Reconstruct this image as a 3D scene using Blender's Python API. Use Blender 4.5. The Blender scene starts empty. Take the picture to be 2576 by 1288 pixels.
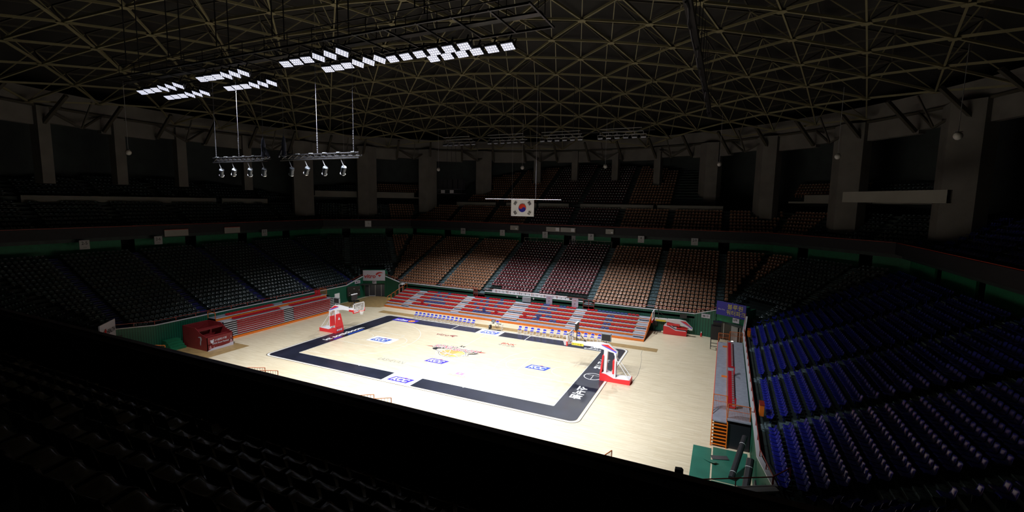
import bpy, math, random
import numpy as np
from mathutils import Vector, Matrix
random.seed(7)
PI = math.pi
SC = bpy.context.scene
COL = SC.collection

# ------------------------------------------------------------------ camera
cd = bpy.data.cameras.new('camera')
cam = bpy.data.objects.new('camera', cd); COL.objects.link(cam); SC.camera = cam
CAM = Vector((25.3951, -40.4313, 15.7925)); YAW, PITCH, ROLL, FPX = 2.0037, -0.1150, 0.0159, 1163.7468
F = Vector((math.cos(PITCH)*math.cos(YAW), math.cos(PITCH)*math.sin(YAW), math.sin(PITCH)))
R = F.cross(Vector((0, 0, 1))).normalized(); U = R.cross(F)
R2 = R*math.cos(ROLL) + U*math.sin(ROLL); U2 = -R*math.sin(ROLL) + U*math.cos(ROLL)
M = Matrix.Identity(4)
for k in range(3):
    M[k][0], M[k][1], M[k][2], M[k][3] = R2[k], U2[k], -F[k], CAM[k]
cam.matrix_world = M
cd.sensor_width = 36; cd.lens = 36*FPX/2576; cd.clip_end = 400; cd.clip_start = 0.05

# ------------------------------------------------------------------ world, exposure, light levels
w = bpy.data.worlds.new('world'); SC.world = w; w.use_nodes = True
w.node_tree.nodes['Background'].inputs[0].default_value = (0.010, 0.012, 0.016, 1)
w.node_tree.nodes['Background'].inputs[1].default_value = 0.1
SC.view_settings.view_transform = 'Standard'; SC.view_settings.look = 'None'
SC.view_settings.gamma = 1; SC.view_settings.use_curve_mapping = False
SC.view_settings.exposure = 0.0
FAR_W = 14500             # watts of each bank on the far side, lamps turned to the far stand
FLOOD_W = 16800          # watts of each bank of floodlights
FLOOD_ANGLE = 82        # degrees
FLOOD_BLEND = 1.0
BANK = (.68, .68, .8, .8, 1.0, 1.0, 1.12, 1.12)   # share of FLOOD_W per bank, outermost first
PANEL_GLOW = 0.45
try:
    SC.cycles.max_bounces = 6; SC.cycles.diffuse_bounces = 4; SC.cycles.glossy_bounces = 3
    SC.cycles.sample_clamp_indirect = 4.0
    SC.cycles.use_denoising = True
except Exception: pass

# ------------------------------------------------------------------ helpers
def mat(name, col, rough=0.5, metal=0.0, spec=0.5, var=0.0, scale=3.0, emit=None, estr=1.0, coat=0.0, stretch=None):
    m = bpy.data.materials.new(name); m.use_nodes = True
    nt = m.node_tree; b = nt.nodes['Principled BSDF']
    b.inputs['Roughness'].default_value = rough; b.inputs['Metallic'].default_value = metal
    b.inputs['Specular IOR Level'].default_value = spec
    b.inputs['Coat Weight'].default_value = coat; b.inputs['Coat Roughness'].default_value = 0.15
    c = (*col, 1)
    b.inputs['Base Color'].default_value = c
    if var:
        tc = nt.nodes.new('ShaderNodeTexCoord'); n = nt.nodes.new('ShaderNodeTexNoise'); n.inputs['Scale'].default_value = scale
        n.inputs['Detail'].default_value = 4
        src = tc.outputs['Object']
        if stretch:
            mp = nt.nodes.new('ShaderNodeMapping'); mp.inputs['Scale'].default_value = stretch
            nt.links.new(src, mp.inputs[0]); src = mp.outputs[0]
        nt.links.new(src, n.inputs['Vector'])
        r = nt.nodes.new('ShaderNodeValToRGB')
        r.color_ramp.elements[0].position = 0.3; r.color_ramp.elements[1].position = 0.7
        r.color_ramp.elements[0].color = (*[x*(1-var) for x in col], 1); r.color_ramp.elements[1].color = (*[min(1, x*(1+var)) for x in col], 1)
        nt.links.new(n.outputs['Fac'], r.inputs[0]); nt.links.new(r.outputs[0], b.inputs['Base Color'])
    if emit:
        b.inputs['Emission Color'].default_value = (*emit, 1); b.inputs['Emission Strength'].default_value = estr
    return m

class MB:
    def __init__(s): s.v = []; s.f = []
    def add(s, vs, fs):
        n = len(s.v); s.v += [tuple(v) for v in vs]; s.f += [tuple(i+n for i in f) for f in fs]; return s
    def box(s, x0, x1, y0, y1, z0, z1):
        return s.add([(x0,y0,z0),(x1,y0,z0),(x1,y1,z0),(x0,y1,z0),(x0,y0,z1),(x1,y0,z1),(x1,y1,z1),(x0,y1,z1)],
                     [(0,3,2,1),(4,5,6,7),(0,1,5,4),(1,2,6,5),(2,3,7,6),(3,0,4,7)])
    def strut(s, p, q, wd, ht=None, n=4, up=(0,0,1)):
        p, q = Vector(p), Vector(q); d = q-p
        if d.length < 1e-6: return s
        d.normalize(); upv = Vector(up)
        if abs(d.dot(upv)) > .98: upv = Vector((1,0,0))
        a = d.cross(upv).normalized(); b = a.cross(d).normalized(); ht = ht or wd
        vs = []
        for e in (p, q):
            for k in range(n):
                t = 2*PI*(k+.5)/n
                c_, s_ = math.cos(t), math.sin(t)
                if n == 4: c_, s_ = c_*1.41421, s_*1.41421
                vs.append(e + a*c_*wd/2 + b*s_*ht/2)
        fs = [tuple(range(n-1,-1,-1)), tuple(range(n,2*n))]
        fs += [(k,(k+1)%n,n+(k+1)%n,n+k) for k in range(n)]
        return s.add(vs, fs)
    def tube(s, pts, r, n=6, closed=False):
        P = list(pts)+([pts[0]] if closed else [])
        for a, b in zip(P[:-1], P[1:]): s.strut(a, b, 2*r, 2*r, n)
        return s
    def prism(s, poly, axis, a, b):
        # poly in the two other axes (cyclic order), extruded from a to b along axis
        def mk(p, t):
            return {'x': (t, p[0], p[1]), 'y': (p[0], t, p[1]), 'z': (p[0], p[1], t)}[axis]
        n = len(poly); vs = [mk(p, a) for p in poly]+[mk(p, b) for p in poly]
        fs = [tuple(range(n-1,-1,-1)), tuple(range(n,2*n))]+[(k,(k+1)%n,n+(k+1)%n,n+k) for k in range(n)]
        return s.add(vs, fs)
    def disc(s, c, r, axis='z', n=20, ry=None):
        ry = ry or r
        pts = [(math.cos(2*PI*k/n)*r, math.sin(2*PI*k/n)*ry) for k in range(n)]
        vs = [{'z': (c[0]+u, c[1]+v, c[2]), 'x': (c[0], c[1]+u, c[2]+v), 'y': (c[0]+u, c[1], c[2]+v)}[axis] for u, v in pts]
        return s.add(vs, [tuple(range(n))])
    def ring(s, c, r0, r1, a0=0, a1=2*PI, n=48, k0=1.0):
        # flat ring on z, k0 = y scale
        vs = []; fs = []
        for i in range(n+1):
            t = a0+(a1-a0)*i/n
            for r in (r0, r1): vs.append((c[0]+r*math.cos(t), c[1]+r*k0*math.sin(t), c[2]))
        for i in range(n): fs.append((2*i, 2*i+1, 2*i+3, 2*i+2))
        return s.add(vs, fs)
    def lathe(s, prof, c=(0,0,0), n=14):
        vs = [(c[0]+r*math.cos(2*PI*k/n), c[1]+r*math.sin(2*PI*k/n), c[2]+z) for r, z in prof for k in range(n)]
        fs = [(i*n+k, i*n+(k+1)%n, (i+1)*n+(k+1)%n, (i+1)*n+k) for i in range(len(prof)-1) for k in range(n)]
        return s.add(vs, fs)
    def mesh(s, name, smooth=False):
        me = bpy.data.meshes.new(name); me.from_pydata(s.v, [], s.f); me.update()
        if smooth: me.shade_smooth()
        return me
    def build(s, name, m, parent=None, smooth=False):
        me = s.mesh(name, smooth); me.materials.append(m)
        return link(name, me, parent)

def link(name, data, parent=None, loc=None, rz=None):
    o = bpy.data.objects.new(name, data); COL.objects.link(o)
    if parent: o.parent = parent
    if loc: o.location = loc
    if rz is not None: o.rotation_euler = (0, 0, rz)
    return o
def tag(o, label, cat, group=None, kind=None):
    if label: o['label'] = label
    if cat: o['category'] = cat
    if group: o['group'] = group
    if kind: o['kind'] = kind
    return o
def struct(o, label=None, cat=None):
    o['kind'] = 'structure'
    if label: o['label'] = label
    if cat: o['category'] = cat
    return o
def thing(name, label, cat, loc=(0,0,0), rz=0, group=None):
    return tag(link(name, None, None, loc, rz), label, cat, group)
def copy_tree(o, parent=None):
    c = o.copy(); COL.objects.link(c)
    if parent: c.parent = parent
    for ch in list(o.children): copy_tree(ch, c)
    return c

def text_data(txt, size=1.0, bold=0.0, shear=0.0, width=None, height=None):
    """flat mesh of some lettering, lower left at the origin, in x/y"""
    cu = bpy.data.curves.new('t', 'FONT'); cu.body = txt; cu.size = size; cu.offset = bold; cu.shear = shear
    cu.resolution_u = 3
    o = bpy.data.objects.new('t', cu); COL.objects.link(o)
    dg = bpy.context.evaluated_depsgraph_get()
    me = bpy.data.meshes.new_from_object(o.evaluated_get(dg), depsgraph=dg)
    bpy.data.objects.remove(o)
    n = len(me.vertices); co = np.empty(n*3); me.vertices.foreach_get('co', co); co = co.reshape(-1, 3)
    if n == 0: return me
    lo, hi = co.min(0), co.max(0); co -= lo; d = np.maximum(hi-lo, 1e-6)
    if width: co[:, 0] *= width/d[0]
    if height: co[:, 1] *= height/d[1]
    me.vertices.foreach_set('co', co.ravel()); me.update()
    return me
def text(name, parent, m, txt, origin, xdir, ydir, width, height, bold=0.02, shear=0.0):
    me = text_data(txt, 1.0, bold, shear, width, height)
    me.materials.clear(); me.materials.append(m)
    X, Y = Vector(xdir).normalized(), Vector(ydir).normalized(); Z = X.cross(Y)
    n = len(me.vertices); co = np.empty(n*3); me.vertices.foreach_get('co', co); co = co.reshape(-1, 3)
    B = np.array([X, Y, Z]); co = co @ B + np.array(origin); me.vertices.foreach_set('co', co.ravel()); me.update()
    return link(name, me, parent)
def poly_flat(name, parent, m, polys, origin, xdir, ydir):
    X, Y = Vector(xdir).normalized(), Vector(ydir).normalized(); O = Vector(origin)
    b = MB()
    for p in polys: b.add([O+X*u+Y*v for u, v in p], [tuple(range(len(p)))])
    return b.build(name, m, parent)

NUM = ('first second third fourth fifth sixth seventh eighth ninth tenth eleventh twelfth thirteenth fourteenth fifteenth sixteenth '
       'seventeenth eighteenth nineteenth twentieth').split()
def nth(i): return NUM[i] if i < 20 else 'twenty-'+NUM[i-20]
def project(p):
    d = Vector(p)-CAM; z = d.dot(F)
    if z < .1: return None
    return 1288+FPX*d.dot(R2)/z, 644-FPX*d.dot(U2)/z, z

# ------------------------------------------------------------------ materials
def floor_wood():
    m = bpy.data.materials.new('maple_floor'); m.use_nodes = True; nt = m.node_tree; b = nt.nodes['Principled BSDF']
    tc = nt.nodes.new('ShaderNodeTexCoord')
    br = nt.nodes.new('ShaderNodeTexBrick'); br.inputs['Scale'].default_value = 1
    br.inputs['Brick Width'].default_value = 1.3; br.inputs['Row Height'].default_value = 0.075
    br.inputs['Mortar Size'].default_value = 0.0015; br.offset = .37
    br.inputs['Color1'].default_value = (0.79, 0.70, 0.51, 1); br.inputs['Color2'].default_value = (0.71, 0.61, 0.42, 1)
    br.inputs['Mortar'].default_value = (0.45, 0.33, 0.2, 1)
    nt.links.new(tc.outputs['Object'], br.inputs[0])
    mp = nt.nodes.new('ShaderNodeMapping'); mp.inputs['Scale'].default_value = (0.6, 9, 1)
    n = nt.nodes.new('ShaderNodeTexNoise'); n.inputs['Scale'].default_value = 1.0; n.inputs['Detail'].default_value = 5
    nt.links.new(tc.outputs['Object'], mp.inputs[0]); nt.links.new(mp.outputs[0], n.inputs['Vector'])
    r = nt.nodes.new('ShaderNodeValToRGB'); r.color_ramp.elements[0].position = .25; r.color_ramp.elements[1].position = .75
    r.color_ramp.elements[0].color = (.84, .82, .78, 1); r.color_ramp.elements[1].color = (1.08, 1.08, 1.1, 1)
    nt.links.new(n.outputs['Fac'], r.inputs[0])
    mx = nt.nodes.new('ShaderNodeMix'); mx.data_type = 'RGBA'; mx.blend_type = 'MULTIPLY'; mx.inputs[0].default_value = 1
    nt.links.new(br.outputs['Color'], mx.inputs[6]); nt.links.new(r.outputs[0], mx.inputs[7])
    nt.links.new(mx.outputs[2], b.inputs['Base Color'])
    b.inputs['Roughness'].default_value = 0.4; b.inputs['Specular IOR Level'].default_value = 0.5
    b.inputs['Coat Weight'].default_value = .2; b.inputs['Coat Roughness'].default_value = .12
    return m
def corrugated():
    m = bpy.data.materials.new('green_ribbed_panel'); m.use_nodes = True; nt = m.node_tree; b = nt.nodes['Principled BSDF']
    tc = nt.nodes.new('ShaderNodeTexCoord'); wv = nt.nodes.new('ShaderNodeTexWave'); wv.bands_direction = 'DIAGONAL'
    mp = nt.nodes.new('ShaderNodeMapping'); mp.inputs['Scale'].default_value = (1, 1, 0)
    wv.inputs['Scale'].default_value = 2.6
    nt.links.new(tc.outputs['Object'], mp.inputs[0]); nt.links.new(mp.outputs[0], wv.inputs['Vector'])
    r = nt.nodes.new('ShaderNodeValToRGB'); r.color_ramp.elements[0].color = (.004, .075, .042, 1); r.color_ramp.elements[1].color = (.01, .15, .085, 1)
    nt.links.new(wv.outputs['Color'], r.inputs[0]); nt.links.new(r.outputs[0], b.inputs['Base Color'])
    b.inputs['Roughness'].default_value = .5
    return m
WOOD = floor_wood(); GREEN = corrugated()
GREENW = mat('green_painted_wall', (.008, .16, .07), .6, var=.15)
BLACKP = mat('black_court_paint', (.012, .015, .030), .40, spec=.65, var=.3, scale=.7, coat=.3)
WHITEP = mat('white_court_paint', (.85, .87, .88), .35)
LINEP = mat('court_line_paint', (.86, .88, .80), .35)
OCHRE = mat('ochre_vinyl', (.36, .24, .10), .4, var=.2, scale=2)
KBLUE = mat('logo_blue', (.02, .07, .48), .4); KPURP = mat('logo_violet', (.05, .03, .50), .4)
LRED = mat('logo_red', (.52, .015, .02), .4); LBLK = mat('logo_black', (.012, .012, .018), .4)
LORA = mat('logo_orange', (.90, .38, .10), .4); LYEL = mat('logo_yellow', (.93, .58, .12), .4); LPINK = mat('logo_pink', (.9, .25, .55), .4)
LGREY = mat('logo_grey', (.25, .27, .27), .4); MAROONP = mat('logo_maroon', (.25, .01, .03), .4)
CONC = mat('concrete', (.16, .15, .135), .8, var=.15, scale=.5)
CONCD = mat('dark_concrete', (.035, .045, .045), .8, var=.2, scale=.6)
DECKM = mat('terrace_paint', (.02, .035, .033), .6, var=.3, scale=1.5)
STAIRM = mat('worn_teal_stair', (.12, .18, .20), .6, var=.9, scale=6)
STAIRB = mat('worn_blue_stair', (.03, .035, .22), .6, var=.6, scale=4)
PARAP = mat('dark_parapet', (.012, .012, .016), .7, var=.2)
CREAM = mat('cream_concrete', (.22, .21, .185), .8, var=.08, scale=.4)
RAILR = mat('red_rail', (.32, .035, .02), .4); WHTRIM = mat('white_trim', (.72, .73, .76), .4)
ORNG = mat('orange_board', (.85, .20, .015), .4, var=.06); GREYT = mat('grey_tread', (.28, .30, .36), .55, var=.12, scale=3)
ALU = mat('aluminium', (.62, .64, .68), .3, metal=.7); WHITE = mat('white_enamel', (.82, .82, .84), .3)
REDP = mat('red_vinyl', (.75, .025, .03), .35); BLACK = mat('black_plastic', (.012, .012, .014), .4)
DARKM = mat('dark_metal', (.03, .03, .035), .4, metal=.3); ORNR = mat('orange_rail', (.62, .14, .02), .4)
BLUEPAD = mat('blue_pad', (.05, .07, .72), .4); STEEL = mat('galvanised_steel', (.45, .45, .47), .35, metal=.6)
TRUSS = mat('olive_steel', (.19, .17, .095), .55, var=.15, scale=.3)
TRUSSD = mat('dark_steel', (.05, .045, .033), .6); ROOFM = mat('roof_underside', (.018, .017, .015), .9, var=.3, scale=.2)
SEATC = {'maroon': mat('maroon_plastic', (.11, .005, .010), .22, spec=.8, coat=1.0), 'tan': mat('tan_plastic', (.36, .165, .085), .25, spec=.8, coat=.8),
         'teal': mat('dark_teal_plastic', (.018, .04, .045), .25, spec=1.0, coat=1.0), 'blue': mat('blue_plastic', (.018, .025, .34), .2, spec=.7),
         'brown': mat('dark_brown_plastic', (.06, .042, .030), .22, spec=.5),
         'red': mat('red_plastic', (.46,.012,.022), .3), 'navy': mat('navy_plastic', (.055, .07, .23), .3)}
GLASS = bpy.data.materials.new('board_glass'); GLASS.use_nodes = True
_b = GLASS.node_tree.nodes['Principled BSDF']; _b.inputs['Base Color'].default_value = (.75, .78, .8, 1); _b.inputs['Alpha'].default_value = .28; _b.inputs['Roughness'].default_value = .05
CABM = mat('cable_steel', (.16,.16,.18), .4, metal=.5)
NETM = mat('white_cord', (.85, .85, .85), .6)

# ================================================================== FLOOR
fl = MB().prism([(-44, -34), (44, -34), (44, 34), (-44, 34)], 'z', -.3, 0).build('floor', WOOD)
struct(fl, 'pale maple sports floor of the arena with a black bordered court', 'floor')
def flat(name, m, rects, z, parent=fl):
    b = MB()
    for x0, x1, y0, y1 in rects: b.add([(x0,y0,z),(x1,y0,z),(x1,y1,z),(x0,y1,z)], [(0,1,2,3)])
    return b.build(name, m, parent)
XI, YI, XO, YO = 14.0, 7.5, 16.3, 9.35
# rounded outer outline as rings of polygons
def rrect(x, y, r, n=6):
    pts = []
    for cx, cy, a in ((x-r, y-r, 0), (-x+r, y-r, 90), (-x+r, -y+r, 180), (x-r, -y+r, 270)):
        for k in range(n+1):
            t = math.radians(a+90*k/n); pts.append((cx+r*math.cos(t), cy+r*math.sin(t)))
    return pts
def frame_strip(name, m, outer, inner, z):
    n = len(outer); return MB().add([(p[0],p[1],z) for p in outer]+[(p[0],p[1],z) for p in inner], [(k,(k+1)%n,n+(k+1)%n,n+k) for k in range(n)]).build(name, m, fl)
inner_sq = []
for sx, sy in ((1,1), (-1,1), (-1,-1), (1,-1)): inner_sq += [(sx*XI, sy*YI)]*7
frame_strip('border_band', BLACKP, rrect(XO, YO, .55), inner_sq, .004)
frame_strip('border_outline', WHITEP, rrect(XO+.20, YO+.20, .7), rrect(XO+.06, YO+.06, .6), .006)
frame_strip('border_edge_line', LBLK, rrect(XO+.29, YO+.29, .75), rrect(XO+.24, YO+.24, .72), .006)
flat('sideline_panel', WHITEP, [(-1.58,1.55,-9.39,-7.5), (-1.55,1.57,7.5,9.39)], .008)
# court lines
lb = MB(); LW = .05
def lrect(x0, x1, y0, y1, z=.007): lb.add([(x0,y0,z),(x1,y0,z),(x1,y1,z),(x0,y1,z)], [(0,1,2,3)])
lrect(-XI, XI, -YI, -YI+LW); lrect(-XI, XI, YI-LW, YI); lrect(-XI, -XI+LW, -YI, YI); lrect(XI-LW, XI, -YI, YI)
lrect(-LW/2, LW/2, -YI, -1.8, .007); lrect(-LW/2, LW/2, 1.8, YI, .007)
lb.ring((0,0,.007), 1.75, 1.80, n=64)
for s in (-1, 1):
    for yy in (-2.45, 2.45): lrect(*sorted((s*XI, s*8.2)), yy-LW/2, yy+LW/2)
    lrect(s*8.2-LW/2, s*8.2+LW/2, -2.45, 2.45)
    a0 = PI/2 if s > 0 else -PI/2
    lb.ring((s*8.2, 0, .007), 1.75, 1.80, a0, a0+PI, 30)
    bx = s*12.425
    lb.ring((bx, 0, .0075), 1.25, 1.30, a0, a0+PI, 24)
    th = math.asin(6.6/6.75)
    for yy in (-6.6, 6.6): lrect(*sorted((s*XI, bx-s*6.75*math.cos(th))), yy-LW/2, yy+LW/2)
    aa = PI-th if s > 0 else -th
    lb.ring((bx, 0, .007), 6.70, 6.75, aa, aa+2*th, 60)
    for k in range(4):
        for sy in (-1, 1): lrect(*sorted((s*(12.0-k*.9), s*(11.95-k*.9))), sy*2.45, sy*2.62) if sy > 0 else lrect(*sorted((s*(12.0-k*.9), s*(11.95-k*.9))), -2.62, -2.45)
for x in (-4.95, 5.0): lrect(x-.04, x+.04, YI, YO, .009)
for x in (-5.8, 5.8): lrect(x-.04, x+.04, -YI-.12, -YI, .009)
lb.build('court_lines', LINEP, fl)
# ochre vinyl runs
flat('vinyl_strip', OCHRE, [(-18.9,-1.2,10.1,11.35), (-1.2,19.4,10.1,11.35)], .004)
flat('vinyl_strip', OCHRE, [(-27.6,-20.45,-17.5,-8.3)], .004)
MB().add([(-27.4,10,.004),(-20.6,12.6,.004),(-19,19.2,.004),(-27.4,19.2,.004)], [(0,1,2,3)]).build('vinyl_strip', OCHRE, fl)
X_, Y_ = (1,0,0), (0,1,0)
def kcc(x, y, wd, ht, m):
    sk = ht*.28
    def par(a, b, c, d): return [(x+a+sk*(c-y)/ht, c), (x+b+sk*(c-y)/ht, c), (x+b+sk*(d-y)/ht, d), (x+a+sk*(d-y)/ht, d)]
    t = ht*.13
    q = [par(0, wd, y, y+ht)]
    poly_flat('court_logo', fl, m, q, (0,0,.011), X_, Y_)
    text('court_logo_lettering', fl, WHITEP, 'KCC', (x+wd*.13, y+ht*.15, .013), X_, Y_, wd*.84, ht*.70, .05, .25)
    poly_flat('court_logo', fl, LRED, [[(x+wd*.52, y+ht*1.02), (x+wd*.78, y+ht*1.02), (x+wd*.68, y+ht*1.12)]], (0,0,.013), X_, Y_)
kcc(-1.15, 7.88, 2.1, 1.05, KBLUE); kcc(-1.2, -9.1, 2.1, .98, KPURP); kcc(-1.1, -3.6, 2.05, 1.0, KPURP); kcc(8.55, -.7, 2.05, 1.05, KBLUE)
flat('court_logo_panel', WHITEP, [(-11.0,-7.75,-.95,.95)], .009); kcc(-10.75, -.6, 2.1, 1.1, KBLUE)
# names painted on the floor
text('court_logo_lettering', fl, MAROONP, 'vitro', (-5.3, 4.62, .01), X_, Y_, 1.65, .65, .0, .15)
def swoosh(origin, xd, yd, s, parent, m, name='court_logo'):
    a = [(0, .45), (.35, .85), (.8, 1.0), (1.3, .95), (1.75, .72), (1.2, .72), (.8, .62), (.45, .40), (.22, .18)]
    b = [(.5, .28), (.8, .36), (1.35, .32), (1.1, .12), (.92, -.25), (.8, 0), (.62, .12)]
    poly_flat(name, parent, m, [[(u*s, v*s) for u, v in a], [(u*s, v*s) for u, v in b]], origin, xd, yd)
swoosh((-3.6, 4.75, .01), X_, Y_, .62, fl, MAROONP)
text('court_logo_lettering', fl, LGREY, 'LASHEVAN', (-5.5, -5.35, .01), X_, Y_, 3.1, .62, -.012, .1)
text('court_logo_lettering', fl, LRED, 'BNK', (3.15, 4.98, .01), X_, Y_, 1.75, .55, .0, .2)
text('court_logo_lettering', fl, LGREY, '부산은행', (3.0, 4.45, .01), X_, Y_, 2.0, .42, .0)
text('court_logo_lettering', fl, LGREY, '가르티스', (2.95, -5.75, .01), X_, Y_, 1.9, .45, -.01)
poly_flat('court_logo', fl, LPINK, [[(3.5,-5.2),(4.25,-5.2),(4.25,-4.72),(3.5,-4.72)], [(3.6,-4.72),(3.7,-4.55),(3.85,-4.55),(3.92,-4.72)], [(3.98,-4.72),(4.05,-4.55),(4.18,-4.55),(4.22,-4.72)]], (0,0,.01), X_, Y_)
poly_flat('court_logo', fl, WHITEP, [[(3.88,-5.1),(4.02,-4.92),(3.96,-4.84),(3.88,-4.9),(3.8,-4.84),(3.74,-4.92)], [(3.67,-4.72),(3.73,-4.60),(3.82,-4.60),(3.86,-4.72)], [(4.04,-4.72),(4.08,-4.60),(4.15,-4.60),(4.17,-4.72)]], (0,0,.012), X_, Y_)
# left baseline lettering (reads from inside the court)
text('baseline_lettering', fl, WHITEP, 'kt sonicboom', (-14.72, -3.05, .01), Y_, (-1,0,0), 6.1, .75, .03)
text('baseline_lettering', fl, WHITEP, '부산', (14.55, 5.3, .01), (0,-1,0), X_, 1.75, .98, .035)
text('baseline_lettering', fl, WHITEP, 'kt', (14.55, 3.3, .01), (0,-1,0), X_, 1.1, .98, .05)
text('baseline_lettering', fl, WHITEP, '소닉붐', (14.52, -2.7, .01), (0,-1,0), X_, 2.75, 1.0, .035)
b = MB(); b.ring((15.1, 0, .01), .76, .84, n=40); b.add([(14.5,.28,.01),(15.85,.30,.01),(15.85,.34,.01),(14.5,.33,.01)], [(0,1,2,3)]).add([(15.05,-.75,.01),(15.1,-.75,.01),(15.1,.3,.01),(15.05,.3,.01)], [(0,1,2,3)])
b.build('baseline_emblem', WHITEP, fl)
flat('baseline_sponsor_bar', KBLUE, [(-14.50,-14.22,-.2,2.4)], .009); flat('baseline_sponsor_bar', KPURP, [(-14.52,-14.26,-2.4,-1.2)], .009)
poly_flat('sideline_advert', fl, KPURP, [[(-14.3,7.6),(-10.75,7.6),(-10.75,8.95),(-14.3,8.95)]], (0,0,.008), X_, Y_)
text('sideline_advert_lettering', fl, WHITEP, 'molten', (-14.1, 7.9, .011), X_, Y_, 1.9, .75, .03)
b = MB(); b.disc((-11.55,8.25,.011), .5, 'z', 20, .45); b.build('sideline_advert', LORA, fl)
b = MB(); b.ring((-11.55,8.25,.012), .2, .26, n=20).ring((-11.55,8.25,.012), .47, .52, n=20, k0=.9); b.build('sideline_advert', MAROONP, fl)
text('sideline_advert_lettering', fl, WHITEP, 'adidas', (12.0, 7.72, .01), X_, Y_, 1.9, .5, .02)
poly_flat('sideline_advert', fl, WHITEP, [[(12.65,8.35),(12.9,8.35),(12.75,8.62),(12.55,8.52)], [(12.95,8.35),(13.2,8.35),(12.95,8.85),(12.78,8.72)], [(13.25,8.35),(13.5,8.35),(13.15,9.05),(12.98,8.93)]], (0,0,.01), X_, Y_)
# centre emblem
def ell(cx, cy, rx, ry, n=40, a0=0, a1=2*PI, rot=0):
    out = []
    for k in range(n):
        t = a0+(a1-a0)*k/(n-1 if a1-a0 < 6.2 else n); x, y = rx*math.cos(t), ry*math.sin(t)
        out.append((cx+x*math.cos(rot)-y*math.sin(rot), cy+x*math.sin(rot)+y*math.cos(rot)))
    return out
Z0 = .010
emb = lambda m, polys, z: poly_flat('centre_emblem', fl, m, polys, (0,0,z), X_, Y_)
emb(LBLK, [ell(.15, -.35, 1.52, 1.22)], Z0); emb(WHITEP, [ell(.15, -.35, 1.47, 1.17)], Z0+.002)
emb(LORA, [ell(.15, -.35, 1.38, 1.08)], Z0+.004)
emb(LYEL, [ell(.15, -.35, 1.38, 1.08, 30, -PI*.42, PI*.42)], Z0+.006)
# ball seams
def arc_band(cx, cy, r, a0, a1, wd, n=16):
    o = [(cx+(r+wd/2)*math.cos(a0+(a1-a0)*k/n), cy+(r+wd/2)*math.sin(a0+(a1-a0)*k/n)) for k in range(n+1)]
    i = [(cx+(r-wd/2)*math.cos(a0+(a1-a0)*k/n), cy+(r-wd/2)*math.sin(a0+(a1-a0)*k/n)) for k in range(n, -1, -1)]
    return o+i
for q in (arc_band(-2.0, -.6, 1.75, -.55, .6, .07), arc_band(2.0, -1.6, 1.9, 2.0, 3.0, .07), arc_band(.2, -2.6, 1.9, .9, 2.3, .07), arc_band(.3, 1.3, 1.9, 3.9, 5.5, .07)): 
    emb(WHITEP, [q], Z0+.008)
emb(LBLK, [arc_band(.1, 3.3, 4.0, -PI/2-.62, -PI/2+.50, .20, 24)], Z0+.010); emb(WHITEP, [arc_band(.1, 3.3, 4.0, -PI/2-.60, -PI/2+.48, .12, 24)], Z0+.012)
emb(LBLK, [[(-2.7,.15),(-2.45,.55),(-1.6,.75),(-1.1,.65),(-1.75,.5),(-2.1,.3),(-1.95,-.15),(-2.4,-.12)], [(1.7,.25),(2.4,.65),(2.75,.80),(2.4,.35),(1.75,.05)]], Z0+.014)
text('centre_emblem_lettering', fl, LBLK, 'SONIC', (-3.02, .50, Z0+.016), (1,.04,0), Y_, 2.72, 1.12, .09, .2)
text('centre_emblem_lettering', fl, WHITEP, 'SONIC', (-2.98, .54, Z0+.018), (1,.04,0), Y_, 2.62, 1.02, .06, .2)
text('centre_emblem_lettering', fl, LRED, 'SONIC', (-2.92, .62, Z0+.020), (1,.04,0), Y_, 2.5, .86, .0, .2)
text('centre_emblem_lettering', fl, LBLK, 'BOOM', (-.38, .38, Z0+.016), (1,.1,0), Y_, 3.0, .95, .09, .2)
text('centre_emblem_lettering', fl, WHITEP, 'BOOM', (-.34, .42, Z0+.018), (1,.1,0), Y_, 2.9, .86, .06, .2)
text('centre_emblem_lettering', fl, LRED, 'BOOM', (-.28, .48, Z0+.020), (1,.1,0), Y_, 2.78, .72, .0, .2)
emb(LRED, [[(-3.9,.62),(-2.8,.60),(-2.8,.80)], [(2.6,1.05),(3.3,1.35),(2.5,1.3)]], Z0+.014)
text('centre_emblem_lettering', fl, LBLK, 'kt', (-.35, 1.88, Z0), X_, Y_, .62, .55, .02, .1)

# ================================================================== WALLS ROUND THE FLOOR
WT = 2.55
wall = {}
def wall_run(name, pts, tops, z0=0):
    """ribbed panel wall through pts with a white cap"""
    b = MB(); c = MB()
    for (p, q), (tp, tq) in zip(zip(pts[:-1], pts[1:]), zip(tops[:-1], tops[1:])):
        p, q = Vector((*p, 0)), Vector((*q, 0)); d = (q-p).normalized(); n = Vector((d.y, -d.x, 0))
        if n.dot(p) < 0: n = -n
        for (mb, a0, a1, lo, hi) in ((b, 0, .15, None, 0), (c, -.05, .2, 0, .07)):
            l0, l1 = (z0, z0) if lo is None else (tp+lo, tq+lo)
            vs = [p+n*a0+Vector((0,0,l0)), q+n*a0+Vector((0,0,l1)), q+n*a1+Vector((0,0,l1)), p+n*a1+Vector((0,0,l0)),
                  p+n*a0+Vector((0,0,tp+hi)), q+n*a0+Vector((0,0,tq+hi)), q+n*a1+Vector((0,0,tq+hi)), p+n*a1+Vector((0,0,tp+hi))]
            mb.add(vs, [(0,3,2,1),(4,5,6,7),(0,1,5,4),(1,2,6,5),(2,3,7,6),(3,0,4,7)])
    o = struct(b.build(name, GREEN)); c.build('wall_cap', WHTRIM, o)
    return o
far = wall_run('wall_far', [(-24.9,18.95),(-22.5,19.5),(-8.6,19.5)], [3.4,WT,WT])
far['label'] = 'green ribbed front wall of the long far stand'; far['category'] = 'wall'
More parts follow.
